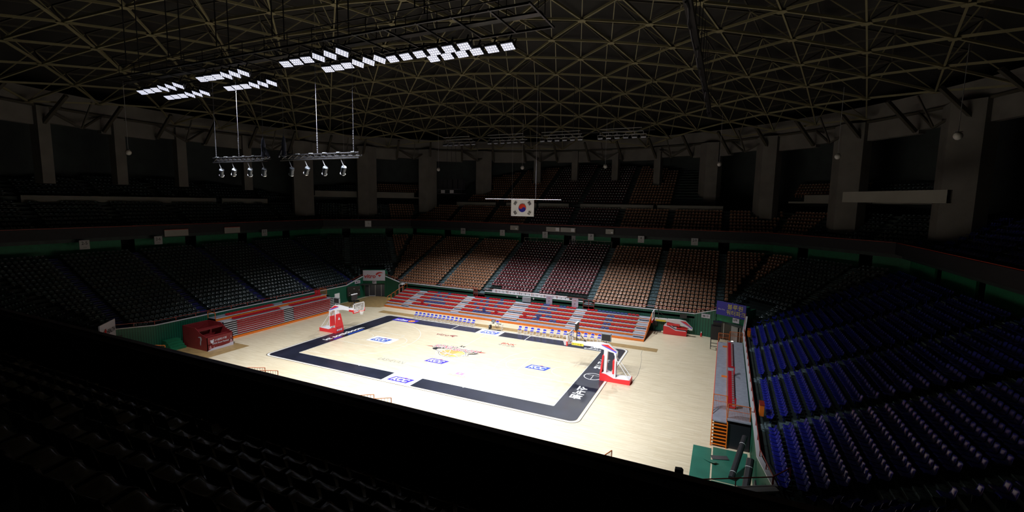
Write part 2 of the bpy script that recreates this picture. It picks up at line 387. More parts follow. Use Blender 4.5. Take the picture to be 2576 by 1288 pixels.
for pts, tops in (([(-6.7,19.5),(8.4,19.5)],[WT,WT]), ([(10.0,19.5),(22.5,19.5),(24.9,18.95)],[WT,WT,3.4])):
    wall_run('wall_far', pts, tops)
wall_run('wall_left', [(-28,17.2),(-27.6,13.2),(-27.6,-13.5),(-28,-17.2)], [3.4,WT,WT,2.95])
wall_run('wall_right', [(28,17.2),(27.65,13.2),(27.65,-13.8),(28.1,-17.2)], [3.4,WT,WT,2.95])
wall_run('wall_near', [(-24.9,-18.95),(-22.5,-19.5),(22.5,-19.5),(24.9,-18.95)], [3.4,WT,WT,3.0])
# corner portals: lintel + doors
def portal(sx, sy, name, glass, sign, top=4.4, m=None):
    a, c = Vector((sx*24.95, sy*18.95, 0)), Vector((sx*28.0, sy*17.2, 0)); d = (c-a).normalized(); n = Vector((sx*.5, sy*.87, 0))
    n = Vector((-d.y, d.x, 0)); n = n if n.dot(a) > 0 else -n
    L = (c-a).length
    def bb(mb, s0, s1, n0, n1, z0, z1):
        P = lambda s, k, z: a+d*s+n*k+Vector((0,0,z))
        mb.add([P(s0,n0,z0),P(s1,n0,z0),P(s1,n1,z0),P(s0,n1,z0),P(s0,n0,z1),P(s1,n0,z1),P(s1,n1,z1),P(s0,n1,z1)], [(0,3,2,1),(4,5,6,7),(0,1,5,4),(1,2,6,5),(2,3,7,6),(3,0,4,7)])
    lint = MB(); bb(lint, 0, L, .05, .9 if top > 4 else .35, 2.25, min(top, 3.0)); top > 3.5 and bb(lint, 0, L, .12, .9, 3.0, top); bb(lint, -.02, .12, .1, 2.2, 0, min(top, 4.0)); bb(lint, L-.12, L+.02, .1, 2.2, 0, min(top, 4.0))
    o = struct(lint.build(name, m or GREENW))
    dd = MB(); bb(dd, .1, L-.1, .55, .62, 0, 2.25); dn = dd.build('door_leaves', mat('smoked_glass_door', (.05,.06,.09) if glass else (.02,.02,.02), .15), o)
    fr = MB()
    for s in (.1, L*.2, L*.48, L*.76, L-.15): bb(fr, s, s+.05, .5, .6, 0, 2.25)
    bb(fr, .1, L-.1, .45, .6, 2.15, 2.27); fr.build('door_frame', ALU, o)
    if glass: h = MB(); bb(h, L*.48, L*.76, .48, .52, .05, .14); h.build('kick_plate', WHTRIM, o)
    return a, d, n, L, o
PA = portal(-1, 1, 'door_1', True, True)
PB = portal(1, 1, 'door_2', False, True)
PC = portal(-1, -1, 'door_3', False, True, 2.95, CONCD)
PD = portal(1, -1, 'door_4', False, True, 2.95, CONCD)
for P_c in (PC, PD):
    a, d, n, L, o = P_c; mb = MB(); zz = lambda p, z: p+Vector((0,0,z))
    mb.add([zz(a-n*.02,2.95),zz(a+d*(L+.1)-n*.02,2.95),zz(a+d*(L+.1)+n*.45,2.95),zz(a+n*.45,2.95),zz(a-n*.02,3.05),zz(a+d*(L+.1)-n*.02,3.05),zz(a+d*(L+.1)+n*.45,3.05),zz(a+n*.45,3.05)], [(0,3,2,1),(4,5,6,7),(0,1,5,4),(1,2,6,5),(2,3,7,6),(3,0,4,7)])
    mb.build('coping', mat('pale_coping', (.5,.5,.5), .6) if 'pale_coping' not in bpy.data.materials else bpy.data.materials['pale_coping'], o)
# grey door behind the right far opening
def signboard(P, name, label, bm, zb, zt, s0=0.0, s1=None, off=-.06):
    a, d, n, L, o = P; s1 = s1 if s1 is not None else L
    mb = MB(); q = lambda s, k, z: a+d*s+n*k+Vector((0,0,z))
    mb.add([q(s0,off,zb),q(s1,off,zb),q(s1,off+.1,zb),q(s0,off+.1,zb),q(s0,off,zt),q(s1,off,zt),q(s1,off+.1,zt),q(s0,off+.1,zt)], [(0,3,2,1),(4,5,6,7),(0,1,5,4),(1,2,6,5),(2,3,7,6),(3,0,4,7)])
    r = thing(name, label, 'sign'); mb.build('sign_panel', bm, r)
    return r
WSIGN = mat('white_sign', (.62,.60,.70), .4); BSIGN = mat('blue_sign', (.015,.012,.33), .4); YTXT = mat('yellow_lettering', (.75,.68,.03), .5)
s = signboard(PA, 'sponsor_sign', 'white sponsor board with red lettering and swoosh above the glass corner doors', WSIGN, 2.72, 4.42)
a, d, n, L, _ = PA
# the reader stands on the floor: text runs from the far side of d
o0 = a+d*L-n*.065; xd = -d
text('lettering', s, LRED, 'vitro', o0+xd*.18+Vector((0,0,3.15)), xd, (0,0,1), 1.85, .62, .03, .12)
swoosh(o0+xd*2.0+Vector((0,0,3.45)), xd, (0,0,1), .72, s, LRED, 'swoosh')
s = thing('door_number_sign', 'small white notice hung below the white sponsor board', 'sign')
mb = MB(); P1 = a+d*L*.40-n*.02; P2 = a+d*L*.58-n*.02
mb.add([P1+Vector((0,0,2.22)),P2+Vector((0,0,2.22)),P2+Vector((0,0,2.68)),P1+Vector((0,0,2.68)),P1+n*.05+Vector((0,0,2.22)),P2+n*.05+Vector((0,0,2.22)),P2+n*.05+Vector((0,0,2.68)),P1+n*.05+Vector((0,0,2.68))], [(0,1,2,3),(4,7,6,5),(0,4,5,1),(1,5,6,2),(2,6,7,3),(3,7,4,0)]).build('sign_panel', WSIGN, s)
text('lettering', s, LBLK, '출구', P2-n*.01-d*.08+Vector((0,0,2.38)), -d, (0,0,1), .4, .18, .02)
s = signboard(PB, 'advert_board', 'dark blue advert board with yellow Korean letters above the corner entrance', BSIGN, 3.0, 4.62)
a, d, n, L, _ = PB
text('lettering', s, YTXT, '블루원', a+d*1.35-n*.07+Vector((0,0,3.88)), d, (0,0,1), 1.8, .58, .0)
text('lettering', s, YTXT, '워터파크', a+d*1.25-n*.07+Vector((0,0,3.2)), d, (0,0,1), 2.25, .58, .0)
text('lettering', s, WSIGN, 'Blue One', a+d*.2-n*.07+Vector((0,0,3.62)), d, (0,0,1), .85, .16, .0, .3)
s = thing('door_number_sign', 'small white notice under the dark blue advert board', 'sign')
mb = MB(); P1 = a+d*L*.58-n*.03; P2 = a+d*L*.80-n*.03; zz = lambda p, z: p+Vector((0,0,z))
mb.add([zz(P1,2.4),zz(P2,2.4),zz(P2,2.95),zz(P1,2.95),zz(P1+n*.05,2.4),zz(P2+n*.05,2.4),zz(P2+n*.05,2.95),zz(P1+n*.05,2.95)], [(0,1,2,3),(4,7,6,5),(0,4,5,1),(1,5,6,2),(2,6,7,3),(3,7,4,0)]).build('sign_panel', WSIGN, s)
text('lettering', s, LBLK, '남쪽', zz(P1-n*.01+d*.08, 2.6), d, (0,0,1), .48, .25, .02)
_a, _c = Vector((-25.7,-19.0,0)), Vector((-27.75,-16.9,0)); _d = (_c-_a).normalized(); _n = Vector((-.70,-.71,0))
PH = (_a, _d, _n, (_c-_a).length, None)
s = signboard(PH, 'health_advert_board', 'white advert board with a red flame figure in the dark near corner', WSIGN, 2.35, 4.05)
a, d, n, L, _ = PH
text('lettering', s, LBLK, 'HEALTH', a+d*1.25-n*.07+Vector((0,0,2.95)), d, (0,0,1), 1.5, .42, .03)
poly_flat('flame_figure', s, LRED, [[(0,0),(.2,.1),(.42,0),(.38,.4),(.5,.7),(.3,.95),(.1,.75),(.12,.4)]], a+d*.7-n*.07+Vector((0,0,2.6)), d, (0,0,1))
gd = MB(); a, d, n, L, _ = PB
P_ = lambda s_, k, z: a+d*s_+n*k+Vector((0,0,z))
gd.add([P_(1.7,.40,0),P_(2.5,.40,0),P_(2.5,.46,0),P_(1.7,.46,0),P_(1.7,.40,2.2),P_(2.5,.40,2.2),P_(2.5,.46,2.2),P_(1.7,.46,2.2)], [(0,3,2,1),(4,5,6,7),(0,1,5,4),(1,2,6,5),(2,3,7,6),(3,0,4,7)])
gd.build('door_leaf', mat('pale_grey_door', (.42,.42,.44), .5), PB[4])

# guard rails on the walls
def guard_rail(pts, label, h=.38, posts=2.0, m=RAILR, name='guard_rail', r=.03, mids=0, group='red guard rails on the front walls'):
    o = thing(name, label, 'railing', group=group)
    P = [Vector(p) for p in pts]
    t = MB().tube([p+Vector((0,0,h)) for p in P], r)
    for k in range(mids): t.tube([p+Vector((0,0,h*(k+1)/(mids+1))) for p in P], r*.7)
    t.build('top_rail', m, o)
    pm = MB().strut((0,0,0), (0,0,h), r*1.6).mesh('post'); pm.materials.append(m); done = []
    for a_, b_ in zip(P[:-1], P[1:]):
        L_ = (b_-a_).length; k = max(1, round(L_/posts))
        for i in range(k+1):
            v = a_+(b_-a_)*i/k
            if all((v-u_).length > .05 for u_ in done): done.append(v); link('post', pm, o, v)
    return o
zt = WT+.07
guard_rail([(-24.9,19.05,3.4),(-22.5,19.6,zt),(-8.6,19.6,zt)], 'red guard rail on the far wall below the two corner-side tan blocks')
guard_rail([(-6.7,19.6,zt),(8.4,19.6,zt)], 'red guard rail on the far wall behind the white press table')
guard_rail([(10,19.6,zt),(22.5,19.6,zt),(24.9,19.05,3.4)], 'red guard rail on the far wall running to the blue advert board')
guard_rail([(-28,17.2,3.4),(-27.7,13.2,zt),(-27.7,-13.5,zt),(-28.1,-17.0,2.98)], 'red guard rail above the closed red bleacher')
guard_rail([(28,17.2,3.4),(27.75,13.2,zt),(27.75,-13.8,zt),(28.1,-17.0,2.98)], 'red guard rail beside the lit blue seats')
guard_rail([(22.4,-19.4,2.62),(24.95,-18.9,2.98),(28.05,-17.15,2.98),(28.9,-15.9,2.98)], 'red guard rail over the dark portal beside the green floor sheets', h=.45)
guard_rail([(-28.05,-17.25,3.0),(-25,-19.0,3.0),(-22.5,-19.45,2.62)], 'red guard rail in front of the tilted white advert board', h=.5)
# gates at the aisle openings of the far wall
def gate(x0, x1, label):
    g = thing('aisle_gate', label, 'gate', (0,0,0))
    f = MB()
    for x in (x0, (x0+x1)/2, x1): f.box(x-.03, x+.03, 19.42, 19.5, 1.62, 3.0)
    for z in (1.7, 2.1, 2.5, 2.95): f.box(x0, x1, 19.43, 19.48, z-.025, z+.025)
    f.build('gate_frame', RAILR, g)
gate(-8.55, -7.95, 'narrow red gate at the aisle between tan and maroon blocks')
gate(8.45, 9.95, 'wide red gate beside the rounded white banner')

# ================================================================== SEATING BOWL
T225 = math.tan(math.radians(22.5))
SQ = math.sqrt(.5)
# edge: name, mid point at offset 0, tangent, normal, half length, coordinate of the mid point along the tangent
EDG = {'far': ((0,19.5),(1,0),(0,1),25.05), 'left': ((-27.9,0),(0,1),(-1,0),16.65), 'right': ((27.9,0),(0,1),(1,0),16.65),
       'near': ((0,-19.5),(1,0),(0,-1),25.05),
       'fl': ((-26.475,18.075),(SQ,SQ),(-SQ,SQ),2.015), 'fr': ((26.475,18.075),(SQ,-SQ),(SQ,SQ),2.015),
       'nl': ((-26.475,-18.075),(SQ,-SQ),(-SQ,-SQ),2.015), 'nr': ((26.475,-18.075),(SQ,SQ),(SQ,-SQ),2.015)}
def epos(e, s, d, z=0):
    m, t, n, h = EDG[e]; return Vector((m[0]+t[0]*s+n[0]*d, m[1]+t[1]*s+n[1]*d, z))
def half(e, d): return EDG[e][3]+d*T225
def terrace(name, e, ds, zs, m, base, lim=None, tail=None):
    """stepped concrete: row i from ds[i] to ds[i+1] at zs[i]"""
    b = MB(); n = len(zs)
    def ext(d):
        h = half(e, d); return (max(-h, lim[0]), min(h, lim[1])) if lim else (-h, h)
    prof = [(ds[0], base)]
    for i in range(n): prof += [(ds[i], zs[i]), (ds[i+1], zs[i])]
    vs = []
    for d, z in prof:
        a_, b_ = ext(d); vs += [epos(e, a_, d, z), epos(e, b_, d, z)]
    b.add(vs, [(2*k, 2*k+1, 2*k+3, 2*k+2) for k in range(len(prof)-1)])
    return struct(b.build(name, m))
LD = [.0]+[.42+.72*i for i in range(1, 20)]+[15.9]
LZ = [2.25+.33*i for i in range(20)]
for e in EDG: terrace('lower_tier_floor', e, LD, LZ, DECKM, 0 if False else 2.0, lim=(10, 99) if e == 'near' else None)
UD = [15.05+.75*i for i in range(9)]+[25]
UZ = [11.2+.46*i for i in range(9)]
UZN = [10.75+.44*i for i in range(9)]
for e in EDG: terrace('upper_tier_floor', e, UD, UZN if e == 'near' else UZ, DECKM, 10.4)

COLS = [(-48.3,-13.0,17.2,1.3),(-49.8,-4.8,17.4,1.3),(-49.9,3.1,17.4,1.3),(-48.4,12.6,17.2,1.3),(-45.3,21.2,12.8,3.4),(-39.2,31.0,12.6,3.6),(-30.8,39.4,12.6,3.6),(-21.0,45.3,12.6,3.2),
        (-10.5,48.9,18,1.4),(-2.9,49.9,18,1.2),(5.2,49.7,18,1.2),(13.2,48.2,18,1.2),(22.0,44.9,13,3.2),(30.1,39.9,13,3.2),(38.6,31.6,12.6,4.0),(45.7,20.3,12.6,4.6),(49.5,7.0,14,4.0)]
# seat meshes (facing local -y, top of back about .74 above the row floor)
def seat_mesh(name, nx=4, fine=False, wd=.43, m=None):
    if fine: pr = [(-.235,.375),(-.23,.41),(-.20,.43),(-.12,.415),(-.02,.395),(.08,.395),(.13,.415),(.165,.46),(.185,.53),(.20,.60),(.215,.67),(.235,.73),(.255,.755)]
    else: pr = [(-.19,.39),(-.17,.43),(-.04,.405),(.08,.40),(.135,.45),(.17,.56),(.205,.69)]
    n = len(pr); th = .018
    outer, innr = [], []
    for j, (y, z) in enumerate(pr):
        y0, z0 = pr[max(0, j-1)]; y1, z1 = pr[min(n-1, j+1)]; ty, tz = y1-y0, z1-z0; L = math.hypot(ty, tz); ny, nz = -tz/L, ty/L   # normal to sitter side
        back = max(0, min(1, (z-.42)/.3))
        for i in range(nx+1):
            u = 2*i/nx-1; cu = u*u
            top = (1-cu)*.02*(back > .9)
            x = u*wd/2*(1-.10*back*back)
            lift = .028*cu
            p = Vector((x, y+ny*lift*1.4, z+nz*lift+top-.04*cu*cu*(j == n-1)))
            outer.append(p); innr.append(p-Vector((0, ny*th, nz*th)))
    W = nx+1; fs = []
    idx = lambda j, i: j*W+i; N = n*W
    for j in range(n-1):
        for i in range(nx):
            fs.append((idx(j,i), idx(j,i+1), idx(j+1,i+1), idx(j+1,i))); fs.append((N+idx(j,i), N+idx(j+1,i), N+idx(j+1,i+1), N+idx(j,i+1)))
        fs.append((idx(j,0), idx(j+1,0), N+idx(j+1,0), N+idx(j,0))); fs.append((idx(j,nx), N+idx(j,nx), N+idx(j+1,nx), idx(j+1,nx)))
    for i in range(nx):
        fs.append((idx(0,i), N+idx(0,i), N+idx(0,i+1), idx(0,i+1))); fs.append((idx(n-1,i), idx(n-1,i+1), N+idx(n-1,i+1), N+idx(n-1,i)))
    b = MB(); b.add(outer+innr, fs); return b
def with_leg(b):
    c = MB(); c.v = list(b.v); c.f = list(b.f); return c.box(-.03,.03,-.02,.06,0,.39)
COARSE = with_leg(seat_mesh('s', wd=.40))
NPLAIN = len(COARSE.f)
COARSE.add([(-.088,.158,.580),(.088,.158,.580),(.088,.187,.680),(-.088,.187,.680),(-.088,.146,.583),(.088,.146,.583),(.088,.175,.684),(-.088,.175,.684)], [(4,5,6,7),(0,3,2,1),(0,1,5,4),(1,2,6,5),(2,3,7,6),(3,0,4,7)])  # small raised patch high on the seat back, in its own tone
BACK_PATCH = {'maroon': mat('white_back_patch', (.62,.62,.64), .35), 'tan': mat('beige_back_patch', (.50,.38,.30), .35), 'teal': mat('grey_back_patch', (.15,.19,.20), .3), 'blue': mat('navy_back_patch', (.03,.04,.30), .3), 'brown': mat('brown_back_patch', (.06,.045,.035), .3)}
FINE = seat_mesh('s', 8, True)
SM = {}
for c_ in ('maroon','tan','teal','blue'):
    me = COARSE.mesh(c_+'_seat', True); me.materials.append(SEATC[c_]); me.materials.append(BACK_PATCH[c_]); SM[c_] = me
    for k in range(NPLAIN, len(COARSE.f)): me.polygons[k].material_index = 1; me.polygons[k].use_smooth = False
fine_me = {}
for c_ in ('brown','blue'):
    me = FINE.mesh(c_+'_shell', True); me.materials.append(SEATC[c_]); fine_me[c_] = me
leg_me = MB().box(-.035,.035,-.03,.07,0,.385).box(-.10,.10,-.12,.10,.375,.395).mesh('pedestal'); leg_me.materials.append(DARKM)

FARB = [(-31.2,-23.9,'tan'),(-22.9,-15.8,'tan'),(-14.8,-7.7,'tan'),(-6.7,.4,'maroon'),(1.4,8.5,'maroon'),(9.5,16.6,'tan'),(17.6,24.7,'tan'),(25.7,33,'tan')]
FARN = ['beside the corner crease far from door','over the far bleacher end','under sign one','under sign two','under sign three','under sign four','nearest the folded hoop','past the folded hoop']
LEFB = [(-31,-24.1,'teal'),(-22.9,-16.1,'teal'),(-15,-8.2,'teal'),(-7.1,-.6,'teal'),(.6,7.2,'teal'),(8.4,15.2,'teal'),(16.4,23.2,'teal'),(24.4,31,'teal')]
LEFN = ['deep in the dark corner','past the wall bend','over the red booth','over the closed bleacher booth half','over the closed bleacher door half','nearest the glass corner doors','along the crease by the glass doors','up by the far crease']
RIGB = [(-31,-26.4,'blue'),(-25.2,-18.2,'blue'),(-17,-9.9,'blue'),(-8.7,-1.4,'blue'),(-.2,7.1,'blue'),(8.2,15.2,'blue'),(16.4,23,'blue'),(24.2,31,'blue')]
RIGN = ['at the dark near end','past the green sheets','beside the green sheets','beside the near half platform','beside the far half platform','beside the blue advert board','up by the far crease','high in the far corner']
def diag(cl, cm, cr): return [(-9.5,-4.4,cl),(-3.5,3.5,cm),(4.4,9.5,cr)]
BLK = {'far': (FARB, FARN), 'left': (LEFB, LEFN), 'right': (RIGB, RIGN), 'near': ([(10.4,16.6,'blue'),(17.6,24.7,'blue'),(25.7,33,'blue')], ['near a','near b','near c']),
       'fl': (diag('teal','teal','tan'), ['in corner wedge by the closed bleacher','above the white sponsor board','in corner wedge by the far bleacher']),
       'fr': (diag('tan','teal','teal'), ['in corner wedge by the blue advert','above the blue advert board','in slate corner wedge']),
       'nl': (diag('teal','teal','teal'), ['in dark near wedge','above the tilted white advert','in dark side wedge']),
       'nr': (diag('blue','blue','blue'), ['in near corner wedge','above the dark portal','in near corner wedge by the rail'])}
cand = {'maroon': [], 'tan': [], 'teal': [], 'blue': [], 'brown': []}
HSL = -.565
def seen(p):
    q = project(p)
    if not q or not (-60 < q[0] < 2636 and -40 < q[1] < 1330): return None
    if p.y < -34.2: return q
    if (p.z-CAM.z) < HSL*(p.y-CAM.y) - .3: return None
    return q
def rows(e, i, d, z, blocks, names, tier, pitch=.475):
    h = half(e, d)-.45; m, t, n, _ = EDG[e]; rz = math.atan2(n[1], n[0])-PI/2
    for (a_, b_, c_), nm in zip(blocks, names):
        k = int((b_-a_)/pitch); st = (b_-a_)/k
        for j in range(k):
            s_ = a_+st*(j+.5)
            if abs(s_) > h: continue
            if tier == 'lower' and e in ('fl','fr','nl','nr') and i < 6 and abs(s_) < 2.1: continue
            if tier == 'lower' and e == 'far' and c_ == 'maroon' and (i == 0 or (i == 1 and not (-4.9 < s_ < .3 or 1.4 < s_ < 4.0))): continue
            p = epos(e, s_, d, z)
            if math.hypot(p.x, p.y) > 55.5: continue
            if tier != 'lower' and any(math.hypot(p.x-cx_*1.014, p.y-cy_*1.014) < cw_*.5+.45 for cx_, cy_, _z, cw_ in COLS): continue
            q = seen(p+Vector((0,0,.6)))
            if q: cand[c_].append((q[2]/(1 if tier == 'lower' else 1), p, rz, (i, j, nm, tier), c_))
for e, (bl, nm) in BLK.items():
    for i in range(20): rows(e, i, .72+.72*i, LZ[i], bl, nm, 'lower')
    if e != 'near':
        for i in range(8): rows(e, i, 15.45+.75*i, UZ[i], bl, nm, 'upper')
# third tier behind the far and left stands
for i in range(16): rows('far', i, 22.6+.88*i, 15.6+.50*i, [(max(-26,a_),b_,'maroon' if c_ == 'maroon' else 'tan') for a_, b_, c_ in FARB if a_ > -27 and b_ < 22], ['x']*8, 'third')
for i in range(6): rows('left', i, 22.6+.88*i, 15.6+.45*i, LEFB, LEFN, 'third')
for e in ('fl','fr'):
    for i in range(4): rows(e, i, 21.0+.88*i, 17.2+.45*i, [(-12,-1,'tan' if e == 'fr' else 'teal'),(1,12,'teal' if e == 'fr' else 'tan')], ['x','x'], 'third')
def mass(name, mb, items, m, label, cat):
    v = np.array(mb.v); nv = len(v); f = mb.f; nf = len(f)
    n = len(items); V = np.empty((n, nv, 3))
    for k, (_, p, rz, *_r) in enumerate(items):
        c_, s_ = math.cos(rz), math.sin(rz)
        V[k, :, 0] = v[:, 0]*c_-v[:, 1]*s_+p.x; V[k, :, 1] = v[:, 0]*s_+v[:, 1]*c_+p.y; V[k, :, 2] = v[:, 2]+p.z
    fa = np.array(f); Fa = (fa[None]+(np.arange(n)*nv)[:, None, None]).reshape(-1, 4)
    me = bpy.data.meshes.new(name); me.vertices.add(n*nv); me.vertices.foreach_set('co', V.ravel())
    me.loops.add(len(Fa)*4); me.loops.foreach_set('vertex_index', Fa.ravel().astype(np.int32))
    me.polygons.add(len(Fa)); me.polygons.foreach_set('loop_start', (np.arange(len(Fa))*4).astype(np.int32)); me.polygons.foreach_set('loop_total', np.full(len(Fa), 4, np.int32))
    me.update(calc_edges=True); me.shade_smooth(); me.materials.append(m)
    me.materials.append(BACK_PATCH[name.split('_')[1]]); me.polygons.foreach_set('material_index', np.tile(np.r_[np.zeros(NPLAIN, np.int32), np.ones(nf-NPLAIN, np.int32)], n))
    return tag(link(name, me), label, cat, None, 'stuff')
used_labels = {}
for c_ in ('maroon','tan','teal','blue'):
    L_ = sorted(cand[c_], key=lambda q: q[0])
    ind = [q for q in L_ if q[3][3] == 'lower'][:300]; ids = set(map(id, ind)); rest = [q for q in L_ if id(q) not in ids]
    for (_, p, rz, (i, j, nm, tier), cc) in ind:
        if c_ == 'blue':
            o = link('blue_seat', None, None, p, rz); link('seat_shell', fine_me['blue'], o); link('pedestal', leg_me, o)
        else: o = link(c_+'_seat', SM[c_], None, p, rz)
        lab = '%s seat %s, %s row up, %s seat along' % (c_, nm, nth(i), nth(j))
        tag(o, lab, 'seat', '%s stadium seats %s' % (c_, nm))
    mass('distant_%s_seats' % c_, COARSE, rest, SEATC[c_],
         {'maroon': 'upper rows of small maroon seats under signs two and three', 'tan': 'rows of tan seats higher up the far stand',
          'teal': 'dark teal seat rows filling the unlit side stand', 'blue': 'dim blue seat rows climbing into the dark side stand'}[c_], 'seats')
# foreground rows of brown seats (upper tier of the near stand)
fgs = []
for i in range(8):
    y = -34.95-.75*i
    for (a_, b_, nm) in ((-6.7,.4,'fourth'),(1.4,8.5,'third'),(9.5,16.6,'second'),(17.6,25.6,'nearest')):
        k = round((b_-a_)/.49)
        for j in range(k):
            x = a_+(b_-a_)*(j+.5)/k; p = Vector((x, y, UZN[i]))
            q = project(p+Vector((0,0,.6)))
            if not q or q[2] < 1.2 or not (-80 < q[0] < 2656 and q[1] < 1500): continue
            if (p-CAM).length < 2.0: continue
            fgs.append((q[2], p, (i, j, nm)))
fgs.sort(key=lambda q: q[0])
for _, p, (i, j, nm) in fgs[:300]:
    o = link('brown_seat', None, None, p, PI)
    link('seat_shell', fine_me['brown'], o); link('pedestal', leg_me, o)
    tag(o, 'dark brown seat in %s balcony block, %s row up, %s seat along' % (nm, nth(i), nth(j)), 'seat', 'brown seats of the dark balcony')
if len(fgs) > 300: mass('distant_brown_seats', COARSE, [(d_, p, PI) for d_, p, _ in fgs[300:]], SEATC['brown'], 'far rows of dark brown seats along the balcony', 'seats')

# aisle stairs
def stairs(e, s0, s1, ds, zs, m, i0=0, i1=20, rise=.33):
    b = MB()
    for i in range(i0, i1):
        for q in range(2):
            da, db = ds[i]+.02+q*.36, ds[i]+.02+(q+1)*.36; z0, z1 = zs[i], zs[i]+rise*(q*.5+.02) + (.0 if q else .02)
            P = [epos(e, s0, da), epos(e, s1, da), epos(e, s1, db), epos(e, s0, db)]
            if abs(s0) > half(e, da)-.2 or abs(s1) > half(e, da)-.2: continue
            b.add([v+Vector((0,0,z0-.05)) for v in P]+[v+Vector((0,0,z1+.03)) for v in P], [(4,5,6,7),(0,1,5,4),(1,2,6,5),(2,3,7,6),(3,0,4,7)])
    if b.v: struct(b.build('floor_aisle_stair', m))
for e, xs, m in (('far', [-23.4,-15.3,-7.2,.9,9.0,17.1,25.2], STAIRM), ('left', [-15.55,-7.65,0,7.8,15.8], STAIRB), ('right', [-17.6,-9.3,-.8,7.65,15.8], STAIRM), ('fl', [-3.95,3.95], STAIRM), ('fr', [-3.95,3.95], STAIRM), ('nr', [-3.95,3.95], STAIRM)):
    for x in xs: stairs(e, x-.45, x+.45, LD, LZ, m)

# ---- back wall of the lower tier, parapet of the upper tier
NOPEN = {'far': [-31.5,-23.4,-7.2,.9,9.0,17.1,25.2], 'left': [-7.65,0,7.8,15.8], 'right': [-9.3,-.8,7.65,15.8], 'fl': [-4,4], 'fr': [-4,4], 'nl': [-4,4], 'nr': [-4,4]}
for e in EDG:
    d0, d1 = 15.9, 16.1
    b = MB()
    def slab(mb, dA, dB, z0, z1, s0=None, s1=None):
        P = []
        for d in (dA, dB):
            h = half(e, d); P.append((max(-h, s0) if s0 is not None else -h, min(h, s1) if s1 is not None else h))
        (a0, b0), (a1, b1) = P
        if a0 >= b0 or a1 >= b1: return
        mb.add([epos(e,a0,dA,z0),epos(e,b0,dA,z0),epos(e,b1,dB,z0),epos(e,a1,dB,z0),epos(e,a0,dA,z1),epos(e,b0,dA,z1),epos(e,b1,dB,z1),epos(e,a1,dB,z1)],
               [(0,3,2,1),(4,5,6,7),(0,1,5,4),(1,2,6,5),(2,3,7,6),(3,0,4,7)])
    if e == 'near':
        slab(b, d0, d1, 8.5, 10.4); struct(b.build('wall_near_concourse', GREENW))
    else:
        cuts = sorted(NOPEN[e]); edges = [-99]+[v for c_ in cuts for v in (c_-.75, c_+.75)]+[99]
        for k in range(0, len(edges), 2): slab(b, d0, d1, 8.5, 11.3, edges[k], edges[k+1])
        struct(b.build('wall_%s_concourse' % {'far':'far','left':'left','right':'right','fl':'far_left','fr':'far_right','nl':'near_left','nr':'near_right'}[e], GREENW))
        bk = MB(); slab(bk, 18.2, 18.3, 8.3, 11.3); struct(bk.build('wall_corridor', PARAP))
    # underside slab + parapet
    u = MB(); zl = 10.3 if e == 'near' else 11.0
    slab(u, 14.6, 26, zl-.05, zl+.25); struct(u.build('ceiling_concourse', PARAP))
    pz = 11.9 if e == 'near' else 12.05
    p = MB(); slab(p, 14.3, 14.55, zl-.15, pz); o = struct(p.build('wall_parapet', PARAP))
    c = MB(); slab(c, 14.28, 14.42, pz+.04, pz+.10); c.build('parapet_rail', RAILR if e != 'near' else mat('dark_plum_rail', (.045,.018,.035), .35), o)
    # cream parapet of the third tier, in panels
    if e != 'near':
        hh = half(e, 21.5)
        seg = [(-99, 99)]
        if e == 'far': seg = [(-24.8,-15.9),(-13.6,-7.4),(-6.9,-1.0),(1.2,13.9),(14.6,24.7)]
        if e == 'left': seg = [(-15.3,7.5),(8.5,16.7)]
        if e == 'right': seg = [(-15,3),(5,16)]
        if e in ('far','left','right'):
            for k, (a_, b_) in enumerate(seg):
                q = MB(); slab(q, 21.4, 21.6, 14.55, 15.75, a_, b_); struct(q.build('wall_upper_parapet', CREAM))
        if e == 'far': terrace('third_tier_floor', e, [22.2+.88*i for i in range(17)], [15.6+.5*i for i in range(16)], DECKM, 14.5, lim=(-26, 22))
        if e == 'left': terrace('third_tier_floor', e, [22.2+.88*i for i in range(7)], [15.6+.45*i for i in range(6)], DECKM, 14.5)
        if e in ('fl','fr'):
            q = MB(); slab(q, 20.2, 20.5, 16.35, 17.5, -9.5 if e == 'fl' else -7.8, 9.5 if e == 'fl' else 1.2); slab(q, 20.5, 27, 16.35, 16.6, -12, 12); struct(q.build('wall_corner_balcony', CREAM))
q = MB()
for x0, x1, y in ((37.2, 43.4, 1),):
    pass
struct(MB().add([(36.6,20.6,16.4),(41.6,9.2,16.3),(41.6,9.2,17.4),(36.6,20.6,17.5),(37,20.9,16.4),(42,9.4,16.3),(42,9.4,17.4),(37,20.9,17.5)], [(0,1,2,3),(4,7,6,5),(3,2,6,7),(0,4,5,1)]).build('wall_side_balcony', CREAM))

# ---- columns, drum wall, ring beam
RW = 57.0; NS = 72
ring = MB(); pts = [(RW*math.cos(2*PI*k/NS), RW*math.sin(2*PI*k/NS)) for k in range(NS)]
ring.add([(x,y,0) for x, y in pts]+[(x,y,28.5) for x, y in pts], [(k,(k+1)%NS,NS+(k+1)%NS,NS+k) for k in range(NS)])
struct(ring.build('wall_drum', CONCD), 'dark round outer wall of the arena', 'wall')
for k, (x, y, zb, wd) in enumerate(COLS):
    a_ = math.atan2(y, x); b = MB(); h_ = wd/2
    prof = [(-h_,.0),(0,-h_*.55),(h_,.0),(h_,1.4),(-h_,1.4)] if wd > 2 else [(-h_,0),(h_,0),(h_,1.2),(-h_,1.2)]
    vs = []
    for z in (zb, 26.2):
        for tq, rq in prof:
            r_ = 50+rq; vs.append((math.cos(a_)*r_-math.sin(a_)*tq, math.sin(a_)*r_+math.cos(a_)*tq, z))
    n_ = len(prof); b.add(vs, [tuple(range(n_-1,-1,-1)), tuple(range(n_,2*n_))]+[(i,(i+1)%n_,n_+(i+1)%n_,n_+i) for i in range(n_)])
    struct(b.build('column', CONC))
